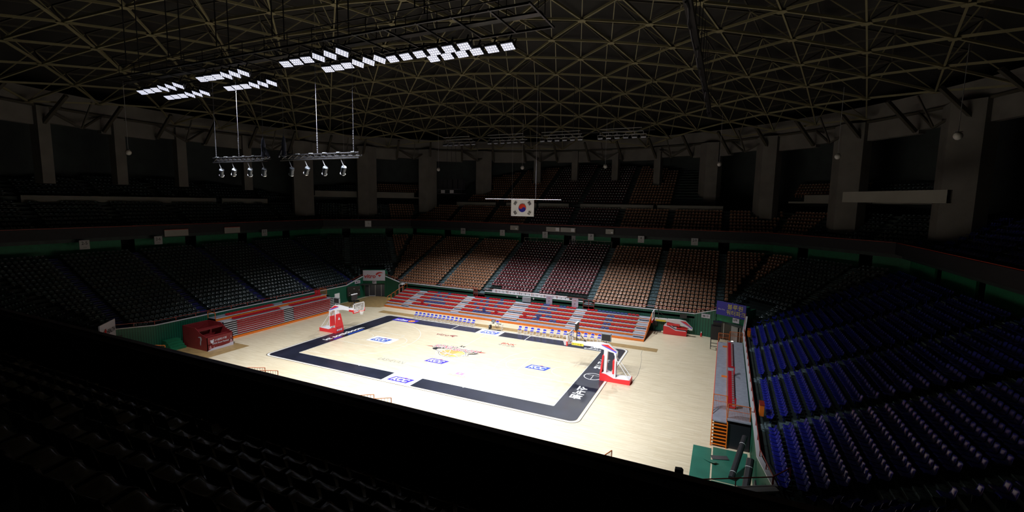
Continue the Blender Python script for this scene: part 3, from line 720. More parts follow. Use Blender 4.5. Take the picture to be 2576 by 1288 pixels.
rb = MB(); NR = 48
for k in range(NR):
    t0, t1 = 2*PI*k/NR, 2*PI*(k+1)/NR
    for (ra, rb_, z0, z1) in ((50.6, 51.4, 24.4 if k % 2 else 24.0, 28.2),):
        P = [(ra*math.cos(t0),ra*math.sin(t0)),(ra*math.cos(t1),ra*math.sin(t1)),(rb_*math.cos(t1),rb_*math.sin(t1)),(rb_*math.cos(t0),rb_*math.sin(t0))]
        rb.add([(*q_, z0) for q_ in P]+[(*q_, z1) for q_ in P], [(0,3,2,1),(4,5,6,7),(0,1,5,4),(1,2,6,5),(2,3,7,6),(3,0,4,7)])
struct(rb.build('wall_ring_beam', CONC))

# ---- roof: deck + double layer space truss
def zr(x, y): return 33.4-(x*x+y*y)/350.0
def zr2(x, y): return zr(x, y)+2.6
dk = MB(); NRr, NAa = 12, 48
vs = [(0,0,zr2(0,0)+.5)]
for i in range(1, NRr+1):
    r_ = 58*i/NRr
    for k in range(NAa): vs.append((r_*math.cos(2*PI*k/NAa), r_*math.sin(2*PI*k/NAa), 36.5-(r_*r_)/430.0))
fs = [(0, 1+k, 1+(k+1)%NAa) for k in range(NAa)]
for i in range(NRr-1):
    for k in range(NAa): fs.append((1+i*NAa+k, 1+(i+1)*NAa+k, 1+(i+1)*NAa+(k+1)%NAa, 1+i*NAa+(k+1)%NAa))
roof = struct(dk.add(vs, fs).build('ceiling', ROOFM), 'dark domed roof deck carried by a lattice of olive steel', 'ceiling')
E_ = 6.2; rotg = math.radians(17)
nodes = {}
for i in range(-14, 15):
    for j in range(-16, 17):
        u_, v_ = E_*(i+.5*j), E_*j*math.sqrt(3)/2
        x, y = u_*math.cos(rotg)-v_*math.sin(rotg), u_*math.sin(rotg)+v_*math.cos(rotg)
        if math.hypot(x, y) < 50.3: nodes[(i, j)] = (x, y)
low = MB(); up = MB(); web = MB(); gus = []
for (i, j), (x, y) in nodes.items():
    p = Vector((x, y, zr(x, y)))
    for di, dj, wd in ((1,0,.17),(0,1,.13),(-1,1,.13)):
        q = nodes.get((i+di, j+dj))
        if q:
            Q = Vector((*q, zr(*q))); low.strut(p, Q, wd, .2)
    cx, cy = x, y
    # upper node above the centroid of an upward triangle
    a1, a2 = nodes.get((i+1, j)), nodes.get((i, j+1))
    if a1 and a2:
        ux, uy = (x+a1[0]+a2[0])/3, (y+a1[1]+a2[1])/3; T = Vector((ux, uy, zr2(ux, uy)))
        for q in ((x, y), a1, a2): web.strut(T, (*q, zr(*q)), .08)
        for di, dj in ((1,0),(0,1),(-1,1)):
            A, B1, B2 = nodes.get((i+di, j+dj)), nodes.get((i+di+1, j+dj)), nodes.get((i+di, j+dj+1))
            if A and B1 and B2:
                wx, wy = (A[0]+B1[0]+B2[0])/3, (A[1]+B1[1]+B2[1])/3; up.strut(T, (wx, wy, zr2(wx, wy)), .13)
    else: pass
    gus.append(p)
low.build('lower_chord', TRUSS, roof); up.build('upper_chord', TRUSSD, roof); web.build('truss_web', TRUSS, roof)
gm = MB().prism([(.42*math.cos(PI*k/3), .42*math.sin(PI*k/3)) for k in range(6)], 'z', -.17, -.12).mesh('gusset_plate'); gm.materials.append(TRUSS)
gus = sorted([g for g in gus if seen(g)], key=lambda g: (g-CAM).length)
for g in gus[:100]: link('gusset_plate', gm, roof, g)
gr = MB()
for g in gus[100:]: gr.prism([(g.x+.42*math.cos(PI*k/3), g.y+.42*math.sin(PI*k/3)) for k in range(6)], 'z', g.z-.17, g.z-.12)
gr.build('gusset_plates', TRUSS, roof)['kind'] = 'stuff'
# perimeter brackets
br = MB()
for k in range(48):
    t = 2*PI*k/48; t1 = 2*PI*(k+1)/48; tm = (t+t1)/2
    A = Vector((50.4*math.cos(t), 50.4*math.sin(t), 26.2)); B = Vector((50.4*math.cos(t1), 50.4*math.sin(t1), 26.2))
    mz = Vector((49.0*math.cos(tm), 49.0*math.sin(tm), 24.1)) if k % 2 else None
    br.strut(A, B, .25)
    if mz: br.strut(A, mz, .22); br.strut(B, mz, .22); br.strut(mz, (47*math.cos(tm), 47*math.sin(tm), 27.2), .15)
    br.strut((50.2*math.cos(t), 50.2*math.sin(t), 24.2), (46.5*math.cos(t), 46.5*math.sin(t), 27.3), .35)
br.build('perimeter_bracket', TRUSSD, roof)
# long dark duct under the trusses, beside the court's end
ct = thing('cable_duct', 'long dark cable duct slung under the roof lattice', 'duct')
b = MB().box(22.7,23.1,-16,18.5,25.9,26.3)
for k in range(12):
    y = -15+k*3; b.strut((22.9,y,26.3), (22.9,y,30.2), .05)
b.build('duct', BLACK, ct)
b = MB(); lp = [(22.9+random.uniform(-.1,.1), -15+k*.8, 25.85-random.random()*.55) for k in range(40)]
b.tube(lp, .06); b.build('loose_cable', DARKM, ct)

# ================================================================== FLOODLIGHTS
GL = mat('floodlight_glass', (.8,.8,1), .3, emit=(.76,.80,1.0), estr=PANEL_GLOW); HOUS = mat('floodlight_housing', (.04,.04,.05), .4)
# glass with rows of small brighter lamps
nt = GL.node_tree; bs = nt.nodes['Principled BSDF']; tc = nt.nodes.new('ShaderNodeTexCoord'); vo = nt.nodes.new('ShaderNodeTexVoronoi'); vo.inputs['Randomness'].default_value = 0; vo.inputs['Scale'].default_value = 7
rr = nt.nodes.new('ShaderNodeMapRange'); rr.inputs[1].default_value = .12; rr.inputs[2].default_value = .3; rr.inputs[3].default_value = PANEL_GLOW*6; rr.inputs[4].default_value = PANEL_GLOW
nt.links.new(tc.outputs['Object'], vo.inputs['Vector']); nt.links.new(vo.outputs['Distance'], rr.inputs[0]); nt.links.new(rr.outputs[0], bs.inputs['Emission Strength'])
house = MB().box(-.33,.33,-.24,.24,.02,.14); 
for k in range(6): house.box(-.30+k*.115,-.27+k*.115,-.2,.2,.14,.22)
hme = house.mesh('housing'); hme.materials.append(HOUS)
gme = MB().box(-.30,.30,-.21,.21,0,.025).mesh('glass'); gme.materials.append(GL)
bme = MB().strut((-.35,0,.08),(-.35,0,.42),.04).strut((.35,0,.08),(.35,0,.42),.04).strut((-.35,0,.42),(.35,0,.42),.05).strut((0,0,.42),(0,0,.75),.06).mesh('bracket'); bme.materials.append(DARKM)
def bank_light(pos, tgt, watts, ang):
    ld = bpy.data.lights.new('flood_bank', 'SPOT'); ld.energy = watts; ld.spot_size = math.radians(ang); ld.spot_blend = FLOOD_BLEND
    ld.color = (.93, .95, 1.0); ld.shadow_soft_size = .5
    lo = bpy.data.objects.new('flood_bank', ld); COL.objects.link(lo)
    lo.location = pos; lo.rotation_euler = (Vector(tgt)-Vector(pos)).to_track_quat('-Z', 'Y').to_euler()
GRP = [((-13.19,-20.55),(-8.51,-20.8)), ((-13.2,-18.79),(-8.94,-18.79)), ((-5.23,-21.25),(-1.3,-21.25)), ((-5.94,-19.0),(-1.8,-18.97)),
       ((2.69,-21.55),(7.14,-21.89)), ((4.1,-19.91),(8.17,-20.28)), ((8.85,-20.06),(13.4,-20.35)), ((10.92,-19.32),(15.35,-19.54))]
GNAME = ['outer bank furthest from the camera side, near row','outermost bank, court-side row','second bank, near row','second bank, court-side row','third bank, near row','third bank, court-side row','fourth bank, near row','fourth bank, court-side row']
GNAME = ['outermost bank back row','outermost bank court-side row','second bank back row','second bank court-side row','third bank back row','third bank court-side row','brightest bank back row','brightest bank court-side row']
for g, (p, q) in enumerate(GRP):
    for k in range(6):
        x = p[0]+(q[0]-p[0])*k/5; y = p[1]+(q[1]-p[1])*k/5
        o = thing('floodlight', 'glowing floodlight in the %s, %s along' % (GNAME[g], nth(k)), 'floodlight', (x, y, 23.2), 0, 'lit floodlights under the roof')
        turned = k >= 3
        o.rotation_euler = (math.radians(-26 if not turned else -20), math.radians(0 if not turned else 16), math.radians(8 if not turned else 42))
        if g >= 6: o.rotation_euler = (math.radians(-28), 0, math.radians(-4))
        link('housing', hme, o); link('glass', gme, o); link('bracket', bme, o)
    mx, my = (p[0]+q[0])/2, (p[1]+q[1])/2
    bank_light((mx, my, 22.9), (mx*1.12, -7.5, 0), FLOOD_W*BANK[g], FLOOD_ANGLE)
FARG = [(-14.3,-9.3), (-6.6,-1.4), (1.6,7.0), (9.7,15.2)]
FNAME = ['outermost','second','third','last']
for g, (xa, xb) in enumerate(FARG):
    for k in range(6):
        o = thing('floodlight', 'dark-backed floodlight in the %s far bank under the roof, %s along' % (FNAME[g], nth(k)), 'floodlight', (xa+(xb-xa)*k/5, 20.6, 24.3), 0, 'floodlights seen from behind on the far side')
        o.rotation_euler = (math.radians(30), 0, 0)
        link('housing', hme, o); link('glass', gme, o); link('bracket', bme, o)
    mx = (xa+xb)/2
    bank_light((mx, 20.6, 24.0), (mx*1.1, 12.5, 0), FAR_W, 95)
# catwalk carrying them
cw = thing('lighting_catwalk', 'dark steel catwalk with rails above the glowing floodlights', 'catwalk')
b = MB().box(-15,17.5,-20.8,-20.4,24.0,24.08)
for y in (-21.9,-19.1): b.strut((-15,y,23.98),(17.5,y,23.98),.10)
for k in range(18):
    x = -15+k*1.91; b.strut((x,-22,23.98),(x,-19,23.98),.08)
b.build('walkway', BLACK, cw)
b = MB()
for y in (-21.0,-20.2): b.strut((-15,y,25.1),(17.5,y,25.1),.05)
for k in range(18):
    x = -15+k*1.91
    for y in (-21.0,-20.2): b.strut((x,y,24.1),(x,y,25.1),.03)
b.build('catwalk_rail', DARKM, cw)
for k in range(7):
    x = -14+k*5
    for y in (-21.0,-20.2): MB().strut((x,y,25.1),(x,y,zr(x,y)),.05).build('hanger', DARKM, cw)
# unlit twin on the far side
cw = thing('lighting_catwalk', 'thin pale catwalk rails under the roof beyond the flag', 'catwalk')
b = MB()
for x0, x1 in ((-14,-9.5),(-6.5,-1),(1.8,7.2),(9.9,15.1)):
    for y, z in ((19.6,25.3),(20.4,25.0),(21.2,24.7)): b.strut((x0,y,z),(x1,y,z),.07)
b.build('catwalk_rail', STEEL, cw)
b = MB().box(-15,16.5,20.2,20.6,25.05,25.1)
for k in range(7): b.strut((-14+k*5,20.4,25.1),(-14+k*5,20.4,zr(-14+k*5,20.4)),.06)
b.build('walkway', DARKM, cw)

# ---- two hanging lighting bars with spotlights
def light_bar(x0, x1, label, furled, spots):
    y, z = -20.6, 18.1
    o = thing('lighting_truss', label, 'lighting bar', (0,0,0), 0, 'black lighting bars over the near sideline')
    b = MB()
    for dz in (0,.28): b.strut((x0,y,z+dz),(x1,y,z+dz),.08,n=6)
    b.strut((x0,y+.25,z+.14),(x1,y+.25,z+.14),.07,n=6)
    nseg = 12
    for k in range(nseg):
        xa, xb = x0+(x1-x0)*k/nseg, x0+(x1-x0)*(k+1)/nseg
        b.strut((xa,y,z),(xb,y,z+.28),.035); b.strut((xa,y,z+.28),(xb,y+.25,z+.14),.035)
    b.build('chords', DARKM, o)
    b = MB()
    for k in range(6): xx = x0+.4+(x1-x0-.8)*k/5; b.box(xx-.12,xx+.12,y-.06,y+.06,z+.30,z+.36)
    b.build('clamp', ALU, o)
    for k, xx in enumerate((x0+.35, (x0+x1)/2, x1-.35)):
        c = MB().strut((xx,y,z+.3),(xx,y,z+5.6),.028,n=6); c.build('suspension_cable', CABM, o)
        c = MB()
        for q in range(9): c.box(xx-.025-.01*(q%2),xx+.02,y-.02,y+.02,z+.35+q*.13,z+.44+q*.13)
        c.build('chain', CABM, o)
    fx = x1-.35 if furled > 0 else x0+.35
    c = MB().lathe([(.03,1.25),(.09,1.1),(.13,.8),(.12,.4),(.16,.1),(.03,.0)], (fx,y,z+.15), 8).strut((fx,y,z+.9),(fx-.5*furled*-1,y,z+.2),.10)
    c.build('furled_cable_bag', mat('slate_cloth', (.10,.11,.16), .8), o)
    for k, xx in enumerate(spots):
        s_ = thing('stage_spotlight', 'black stage spotlight, %s from the %s of the %s lighting bar' % (nth(k), 'glowing-lamp end' if False else 'first end', 'shorter' if furled > 0 else 'longer'), 'spotlight', (xx,y,z-.05), 0, 'stage spotlights on the bars')
        s_.rotation_euler = (0, 0, 0)
        MB().strut((0,0,0),(.12,0,-.25),.03).strut((.12,0,-.25),(.2,.0,-.4),.03).build('yoke', STEEL, s_)
        d_ = Vector((-.30-.12*(k == 1), .18, -.38)).normalized(); c0 = Vector((.22,0,-.42))
        MB().strut(c0, c0+d_*.48, .26, .26, 12).strut(c0+d_*.05, c0+d_*.12, .29, .29, 12).build('barrel', mat('spot_barrel', (.07, .08, .095), .35, metal=.4) if k == 0 else bpy.data.materials['spot_barrel'], s_)
        MB().strut(c0+d_*.48, c0+d_*.53, .30, .30, 12).build('lens_ring', ALU, s_)
light_bar(-5.6, -.35, 'black truss bar with four spotlights, the one with cloth bundle toward the gap', 1, (-5.0,-3.7,-2.2,-.9))
light_bar(.75, 6.9, 'longer black truss bar with four spotlights and a cloth bundle', -1, (1.5,2.8,4.2,5.6))

# ---- white hanging domes
for k, (x, y, z) in enumerate([(-38.5,-9.4,20.9),(-31.4,17.1,21.0),(-23.3,32.1,21.6),(-7.3,34.0,21.8),(6.7,36.0,21.9),(23.9,32.8,21.7),(35.8,20.5,21.3),(41.3,7.6,21.5)]):
    nm = ['hanging far out over the dark side stand','seen behind the longer lighting bar','in front of the ribbed corner pier','directly above the flag','over signs three and four','in front of the first broad pier past the flag','hanging before the second broad pier','lowest-hanging and largest-looking, in the dark'][k]
    o = thing('dome_speaker', 'small white ball-shaped ceiling speaker '+nm, 'speaker', (x,y,z), 0, 'white hanging ball speakers')
    MB().lathe([(0,-.32),(.15,-.28),(.27,-.15),(.31,0),(.27,.15),(.15,.26),(0,.28)]).build('ball', mat('white_ball', (.55,.53,.5), .4), o, True)
    MB().box(-.25,.25,-.03,.03,.28,.34).strut((0,0,.28),(0,0,zr(x,y)-z),.04).build('hanger_rod', STEEL, o)
# black speaker cluster
o = thing('speaker_cluster', 'black hanging speaker cluster between the corner piers', 'speaker', (-16,25,17.2))
b = MB()
for k in range(5): b.box(-2.3+k*.95,-1.5+k*.95,-.5+.1*abs(k-2),.5,.6,2.2)
b.build('cabinet', BLACK, o)
b = MB()
for z in (-.1,.6): b.tube([(-2.3,-.6,z),(2.3,-.6,z),(2.3,.6,z),(-2.3,.6,z)], .05, closed=True)
for x in (-2.3,2.3): b.strut((x,-.6,-.1),(x,-.6,2.2),.06)
for x in (-1,0,1): b.strut((x,0,2.2),(x*.6,0,11),.04)
b.build('rigging_frame', DARKM, o)
MB().box(-1.6,-.9,-.65,-.55,-.05,.45).box(.1,.8,-.65,-.55,-.05,.45).build('horn', ALU, o)

# ================================================================== FLAG
o = thing('national_flag', 'white flag with red and blue circle hanging from a long bar', 'flag', (-.15,18,16.25))
b = MB(); nx_, nz_ = 24, 8; W_, H_ = 3.42, 2.25
vs = [(-W_/2+W_*i/nx_, .03*math.sin(i*1.3)*(j/nz_)**1.2, -.06-H_*j/nz_) for j in range(nz_+1) for i in range(nx_+1)]
b.add(vs, [(j*(nx_+1)+i, (j+1)*(nx_+1)+i, (j+1)*(nx_+1)+i+1, j*(nx_+1)+i+1) for j in range(nz_) for i in range(nx_)])
FLAGW = mat('flag_cloth', (.93, .94, .98), .8); b.build('cloth', FLAGW, o, True)
FR, FB = mat('flag_red', (.78,.05,.02), .8), mat('flag_blue', (.02,.02,.36), .8)
cz = -.06-H_/2; yy = -.08; rt = .56; ang = -math.atan2(2, 3)
def rot2(p, a_): return (p[0]*math.cos(a_)-p[1]*math.sin(a_), p[0]*math.sin(a_)+p[1]*math.cos(a_))
def semi(r, a0, a1, cx=0, cy=0, n=20): return [(cx+r*math.cos(a0+(a1-a0)*k/n), cy+r*math.sin(a0+(a1-a0)*k/n)) for k in range(n+1)]
for m, poly, dy in ((FR, semi(rt,0,PI), 0), (FB, semi(rt,PI,2*PI), 0), (FR, semi(rt/2,0,2*PI,-rt/2,0), -.004), (FB, semi(rt/2,0,2*PI,rt/2,0), -.004)):
    P = [rot2(p, ang) for p in poly]; MB().add([(p[0], yy+dy, cz+p[1]) for p in P], [tuple(range(len(P)))]).build('disc', m, o)
tri = MB()
for sx, sz, pat in ((-1,1,'111'),(1,1,'010'),(-1,-1,'101'),(1,-1,'000')):
    c_ = Vector((sx*1.05, cz+sz*.66)); a_ = math.atan2(sz*2, sx*3); uu = Vector((math.cos(a_), math.sin(a_))); vv = Vector((-uu.y, uu.x))
    for k in range(3):
        for h in ((-.26,.26),) if pat[k] == '1' else ((-.26,-.03),(.03,.26)):
            q = [c_+uu*((k-1)*.13+du)+vv*dv for du, dv in ((-.04,h[0]),(.04,h[0]),(.04,h[1]),(-.04,h[1]))]
            tri.add([(p.x, yy, p.y) for p in q], [(0,1,2,3)])
tri.build('trigrams', LBLK, o)
b = MB().strut((-5.75,0,0),(5.55,0,.0),.09,n=8); b.build('pole', WHITE, o)
MB().strut((-1.6,0,0),(-1.6,0,zr(-1.6,18)-16.25),.02).strut((1.9,0,0),(1.9,0,zr(1.9,18)-16.25),.035).build('cable', STEEL, o)

# ================================================================== SIGNS ON THE BACK WALL
def small_sign(x, y, z, n, txt, label, sz=(.95,1.05), group='white block number signs on the green wall'):
    o = thing('block_sign', label, 'sign', (x,y,z), math.atan2(n[1],n[0])-PI/2, group)
    MB().box(-sz[0]/2,sz[0]/2,-.06,0,-sz[1]/2,sz[1]/2).build('sign_panel', mat('sign_white', (.42,.42,.43), .5) if 'sign_white' not in bpy.data.materials else bpy.data.materials['sign_white'], o)
    wd = .07 if txt == '1' else .22 if len(txt) == 1 else .55
    text('lettering', o, LBLK, txt, (-wd/2,-.065,.0), (1,0,0), (0,0,1), wd, .38, .01); text('lettering', o, LBLK, '구역', (-.15,-.065,-.38), (1,0,0), (0,0,1), .3, .14, .0)
    return o
for x, t, w_ in ((-19.9,'2-8','two dash eight'),(-11.6,'1','one'),(-3.3,'2','two'),(4.9,'3','three'),(13.1,'4','four'),(21.1,'2-9','two dash nine')):
    small_sign(25.4+(x-25.4)*.9775, 33.62, 10.40, (0,1), t, 'white block sign numbered %s on the far green wall' % w_)
for y, t, w_ in ((-12.1,'2-5','two dash five'),(-4.2,'2-6','two dash six')):
    small_sign(-42.1, -40.4+(y+40.4)*.976, 10.14, (-1,0), t, 'white block sign numbered %s on the dark side green wall' % w_)
for x, w_ in ((-19.9+27,''),): pass
small_sign(-42.1, 10.35, 10.34, (-1,0), '2-7', 'white block sign numbered two dash seven above the dark side stand')
ck = thing('wall_clock', 'square white clock on the parapet above the corner seats', 'clock', (-36.4,27.9,11.35), PI/4)
MB().box(-.6,.6,-.1,0,-.6,.6).build('clock_frame', LGREY, ck); MB().box(-.52,.52,-.12,-.10,-.52,.52).build('clock_face', WHTRIM, ck)
MB().box(-.02,.02,-.14,-.125,0,.42).box(0,.3,-.14,-.125,-.02,.02).build('clock_hands', LBLK, ck)
for k in range(12): MB().box(.40*math.cos(k*PI/6)-.02,.40*math.cos(k*PI/6)+.02,-.13,-.12,.40*math.sin(k*PI/6)-.02,.40*math.sin(k*PI/6)+.02).build('hour_mark', LBLK, ck)
BEIGE = mat('beige_enamel', (.33,.32,.29), .5)
for x0, x1, lab in ((-9.15,-7.6,'beige box with small gauge on parapet above sign one'),(-2.4,0,'long beige unit on parapet, left part of the pair above sign two'),(.15,2.7,'long beige unit on parapet nearer sign three'),(7.8,9.05,'beige box with small gauge on parapet past sign three')):
    lab = lab.replace('left part of the pair above sign two', 'of the pair the one nearer sign two')
    o = thing('parapet_unit', lab, 'wall unit', ((x0+x1)/2, 33.75, 11.4), 0, 'beige units hung on the parapet')
    w2 = (x1-x0)/2; MB().box(-w2,w2,-.35,0,-.38,.38).build('casing', BEIGE, o)
    if x1-x0 < 2: MB().disc((-.1,-.36,0),.12,'y').build('gauge', LGREY, o); MB().box(.25,.5,-.37,-.35,-.25,-.02).build('indicator', WHTRIM, o)
    else: MB().box(w2-.7,w2-.1,-.37,-.35,-.25,.28).build('access_panel', WHTRIM, o)
for y0, y1, c_ in ((-4.3,-1.3,'longer'),(3.8,6.2,'shorter')):
    o = thing('parapet_advert', c_+' dim cream advert panel on the dark side parapet', 'panel', (-42.05,(y0+y1)/2,11.0), 0)
    MB().box(-.1,0.05,-(y1-y0)/2,(y1-y0)/2,-.42,.42).build('panel', BEIGE, o); MB().box(0,.08,-(y1-y0)/2,(y1-y0)/2,.42,.5).build('top_strip', RAILR, o)
o = thing('hanging_banner', 'narrow white banner with a black letter t by the opening between signs two and three', 'banner', (1.9,35.3,9.6))
MB().box(-.35,.35,-.04,0,-1.1,1.1).build('cloth', mat('grey_cloth', (.3,.3,.31), .7), o); text('lettering', o, LBLK, 't', (-.18,-.05,-.3), (1,0,0), (0,0,1), .3, .6, .03)
# terrace rails above the maroon blocks
for x0, x1, lab in ((-6.9,.3,'pale rail behind the last maroon row under sign two'),(1.5,8.6,'pale rail behind the last maroon row under sign three')):
    guard_rail([(x0,34.6,8.55),(x1,34.6,8.55)], lab, h=1.15, posts=1.2, m=mat('pale_rail', (.22,.22,.18), .5), name='terrace_rail', r=.03, mids=2, group='pale rails behind the maroon blocks')

# ================================================================== FAR BLEACHER
bl = thing('retractable_bleacher', 'opened orange and grey bleacher along the far sideline', 'bleacher', (0,0,0))
BY = [13.45+1.0*i for i in range(7)]; BZ = [.26+.27*i for i in range(6)]
BX0, BX1 = -20.5, 17.45
for i in range(6):
    x0 = BX0-(.35 if i else 0)
    MB().box(x0,BX1,BY[i],BY[i+1]+.02 if i < 5 else 19.48,BZ[i]-.05,BZ[i]).build('deck', GREYT, bl)
    MB().box(x0,BX1,BY[i]-.02,BY[i]+.03,BZ[i]-.26 if i else 0,BZ[i]-.05).build('riser', ORNG, bl)
    MB().box(x0,BX1,BY[i]-.04,BY[i],BZ[i]-.035,BZ[i]+.005).build('nosing', WHTRIM if i else ORNG, bl)
MB().prism([(13.4,0),(13.4,.26),(19.4,2.15),(19.4,1.0)], 'x', BX1, BX1+.06).build('side_panel', ORNG, bl)
SILV = mat('silver_step', (.55,.57,.62), .35, metal=.2)
AIS = [(-17.9,-16.6),(-9.3,-8.05),(-1.3,.95),(7.7,9.15),(16.1,17.4)]
for i in range(6):
    for k, (a_, b_) in enumerate(AIS):
        if i == 5: continue
        if (i+k) % 2:
            MB().box(a_,b_,BY[i+1]-.42,BY[i+1]-.04,BZ[i],BZ[i]+.15).build('aisle_step', SILV, bl)
        else:
            MB().box(a_,b_,BY[i+1]-.42,BY[i+1]-.04,BZ[i]+.09,BZ[i]+.14).build('aisle_step', GREYT, bl)
            MB().box(a_+.1,a_+.45,BY[i+1]-.40,BY[i+1]-.38,BZ[i],BZ[i]+.09).box(b_-.45,b_-.1,BY[i+1]-.40,BY[i+1]-.38,BZ[i],BZ[i]+.09).build('step_support', LBLK, bl)
for i in range(1, 6):   # end hoops
    y = BY[i]; z = BZ[i]
    MB().tube([(BX0-.3,y+.05,z),(BX0-.3,y+.05,z+.75),(BX0-.3,y+.85,z+.95),(BX0-.3,y+.85,z)], .025).build('end_hoop', ORNR, bl)
# folded seats
fold = MB().box(-.21,.21,-.26,.14,.05,.13).box(-.195,.195,-.20,.12,.13,.17).box(-.18,.18,.08,.18,.05,.195).mesh('folded_seat_mesh')
upr = MB().box(-.21,.21,-.24,.14,.05,.12).box(-.21,.21,.12,.20,.08,.72).mesh('raised_seat_mesh')
fm = {}
for c_ in ('red','navy'):
    for nm_, me in (('fold', fold), ('up', upr)):
        q = me.copy(); q.materials.append(SEATC[c_]); fm[nm_, c_] = q
SECT = [(-20.75,-18.05,6),(-16.5,-9.4,15),(-8.0,-1.4,14),(1.0,7.65,14),(9.15,16.0,14)]
BLUE = {1: ({},{6},{4,5,6,7,8,9},{4,5,9,10},{6,7}), 2: ({},set(range(3,11)),{4},{4,5,7,8},{6,7}), 3: ({},{4,5,6,7,8},{2,6,9},{4,5,6,7},{6,7}),
        4: ({},{4,6,8},{3,5,9,10},{4,5,7,8},{6,7}), 5: ({},{4,8},{4,9},{4,5,9,10},set(range(3,11)))}
UP = {(1,1,3),(1,2,7),(1,2,11),(1,3,1),(1,3,5)}
SN = ['short section at the door end','second section from the door','middle section beside the desk','section behind the second chair row','section at the folded-hoop end']
SN = ['end section by the doors','second bleacher section','middle bleacher section','fourth bleacher section','end section by the folded hoop']
for i in range(1, 6):
    for k, (a_, b_, n_) in enumerate(SECT):
        if k == 0: n_ = 6
        for j in range(n_):
            x = a_+(b_-a_)*(j+.5)/n_; c_ = 'navy' if j in BLUE[i][k] else 'red'; u_ = (i,k,j) in UP
            o = link('raised_bleacher_seat' if u_ else 'folded_bleacher_seat', fm['up' if u_ else 'fold', c_], None, (x, BY[i]+.55, BZ[i]))
            tag(o, '%s %s bleacher seat, %s row up, %s along in %s' % ('red' if c_ == 'red' else 'blue', 'raised' if u_ else 'folded', nth(i-1), nth(j), SN[k]), 'seat', 'small seats of the opened bleacher')
# white banner posts on the far wall
for x0, x1, nm in ((3.1,4.05,'by the press table'),(6.85,7.8,'beside the red gate')):
    o = thing('rounded_banner', 'white rounded banner with small script %s' % nm, 'banner', ((x0+x1)/2,19.4,2.35), 0)
    w2 = (x1-x0)/2*.95; H2 = .62
    P = [(cx*(w2-.15)+.15*math.cos(t), cz_*(H2-.15)+.15*math.sin(t)) for cx, cz_, a0 in ((1,1,0),(-1,1,90),(-1,-1,180),(1,-1,270)) for t in [math.radians(a0+q*18) for q in range(6)]]
    MB().prism(P, 'y', -.05, 0).build('panel', WSIGN, o)
    text('lettering', o, LRED, 'KBL', (-.2,-.06,.25), (1,0,0), (0,0,1), .4, .12, .0); text('lettering', o, LBLK, 'ly', (-.14,-.06,-.3), (1,0,0), (0,0,1), .26, .32, .0, .3)
o = thing('electrical_box', 'grey metal box on the green wall under the press table', 'box', (.2,19.4,2.1))
MB().box(-.62,.62,-.25,.05,-.35,.35).build('casing', mat('grey_enamel', (.38,.39,.41), .4), o); MB().box(.30,.34,-.27,-.25,-.3,.3).box(-.3,-.1,-.27,-.25,0,.05).box(0,.2,-.27,-.25,0,.05).build('door_trim', LGREY, o)
for x, q in ((-1.35,'first'),(1.2,'second')):
    o = thing('socket_plate', 'tiny white wall plate %s' % ('on the table-end side of the grey box' if q == 'first' else 'on the banner side of the grey box'), 'plate', (x,19.46,2.3)); MB().box(-.1,.1,-.04,0,-.12,.12).build('plate', WHTRIM, o); MB().box(-.03,.03,-.05,-.04,-.05,.05).build('slot', LGREY, o)
pt = thing('press_table', 'long narrow white table on the wall before the maroon seats', 'table', (0,0,0))
MB().box(-5.6,5.9,19.75,20.35,2.86,2.92).build('tabletop', WHITE, pt)
b = MB()
for k in range(20): b.box(-5.55+k*.6,-5.02+k*.6,19.72,19.75,2.60,2.85)
b.build('front_panels', WHTRIM, pt)
b = MB()
for k in range(11): b.box(-5.5+k*1.12,-5.45+k*1.12,19.78,20.3,2.55,2.86)
b.build('legs', DARKM, pt)
# AC unit / white cabinet at bleacher end
o = thing('white_cabinet', 'tall white open-fronted cabinet at the door end of the opened bleacher', 'cabinet', (-21.55,18.6,0))
MB().box(-.05,.1,-.4,.4,0,2.6).box(-.05,.6,-.4,.4,2.5,2.6).build('casing', WHITE, o); MB().box(.1,.55,-.3,-.25,.1,2.5).build('dark_interior', BLACK, o)
o = thing('yellow_bin', 'small yellow box with a blue dot on the bleacher end hoops', 'box', (-21.35,15.6,0))
MB().box(-.22,.22,-.2,.2,0,.7).build('body', mat('yellow_plastic', (.72,.48,.12), .5), o); MB().disc((0,-.21,.35),.09,'y').build('dot', BLUEPAD, o)

# ================================================================== CLOSED BLEACHER (left)
cb = thing('closed_bleacher', 'closed red bleacher stack with white edge strips beyond the far basket', 'bleacher')
XF = -24.75; y0, y1 = -8.2, 7.7
MB().box(-27.5,XF,y0,y1,.0,1.9).build('dark_core', LBLK, cb)
MB().box(XF,XF+.35,y0,y1,.0,.20).build('base_board', ORNG, cb)
for k in range(8):
    z = .30+.235*k; MB().box(XF-.02,XF+.20-.028*k,y0,y1,z,z+.045).build('edge_strip', WHTRIM, cb)
MB().box(-26.1,-25.2,y0,y1,1.90,1.96).build('deck', GREYT, cb); MB().box(-26.15,-26.1,y0,y1,1.96,2.25).build('riser', ORNG, cb)
MB().box(-27.5,-26.1,y0,y1,2.2,2.25).build('deck', GREYT, cb); MB().box(-26.12,-26.05,y0,y1,2.24,2.29).build('edge_strip', WHTRIM, cb)
MB().box(XF-.9,XF-.1,.0-.6,.9,1.96,2.02).build('aisle_step', SILV, cb); MB().box(XF-.9,XF-.1,-8.1,-7.2,1.96,2.02).build('aisle_step', SILV, cb)
MB().box(-27.5,-26.4,8.3,8.5,0,2.0).build('end_frame', DARKM, cb)
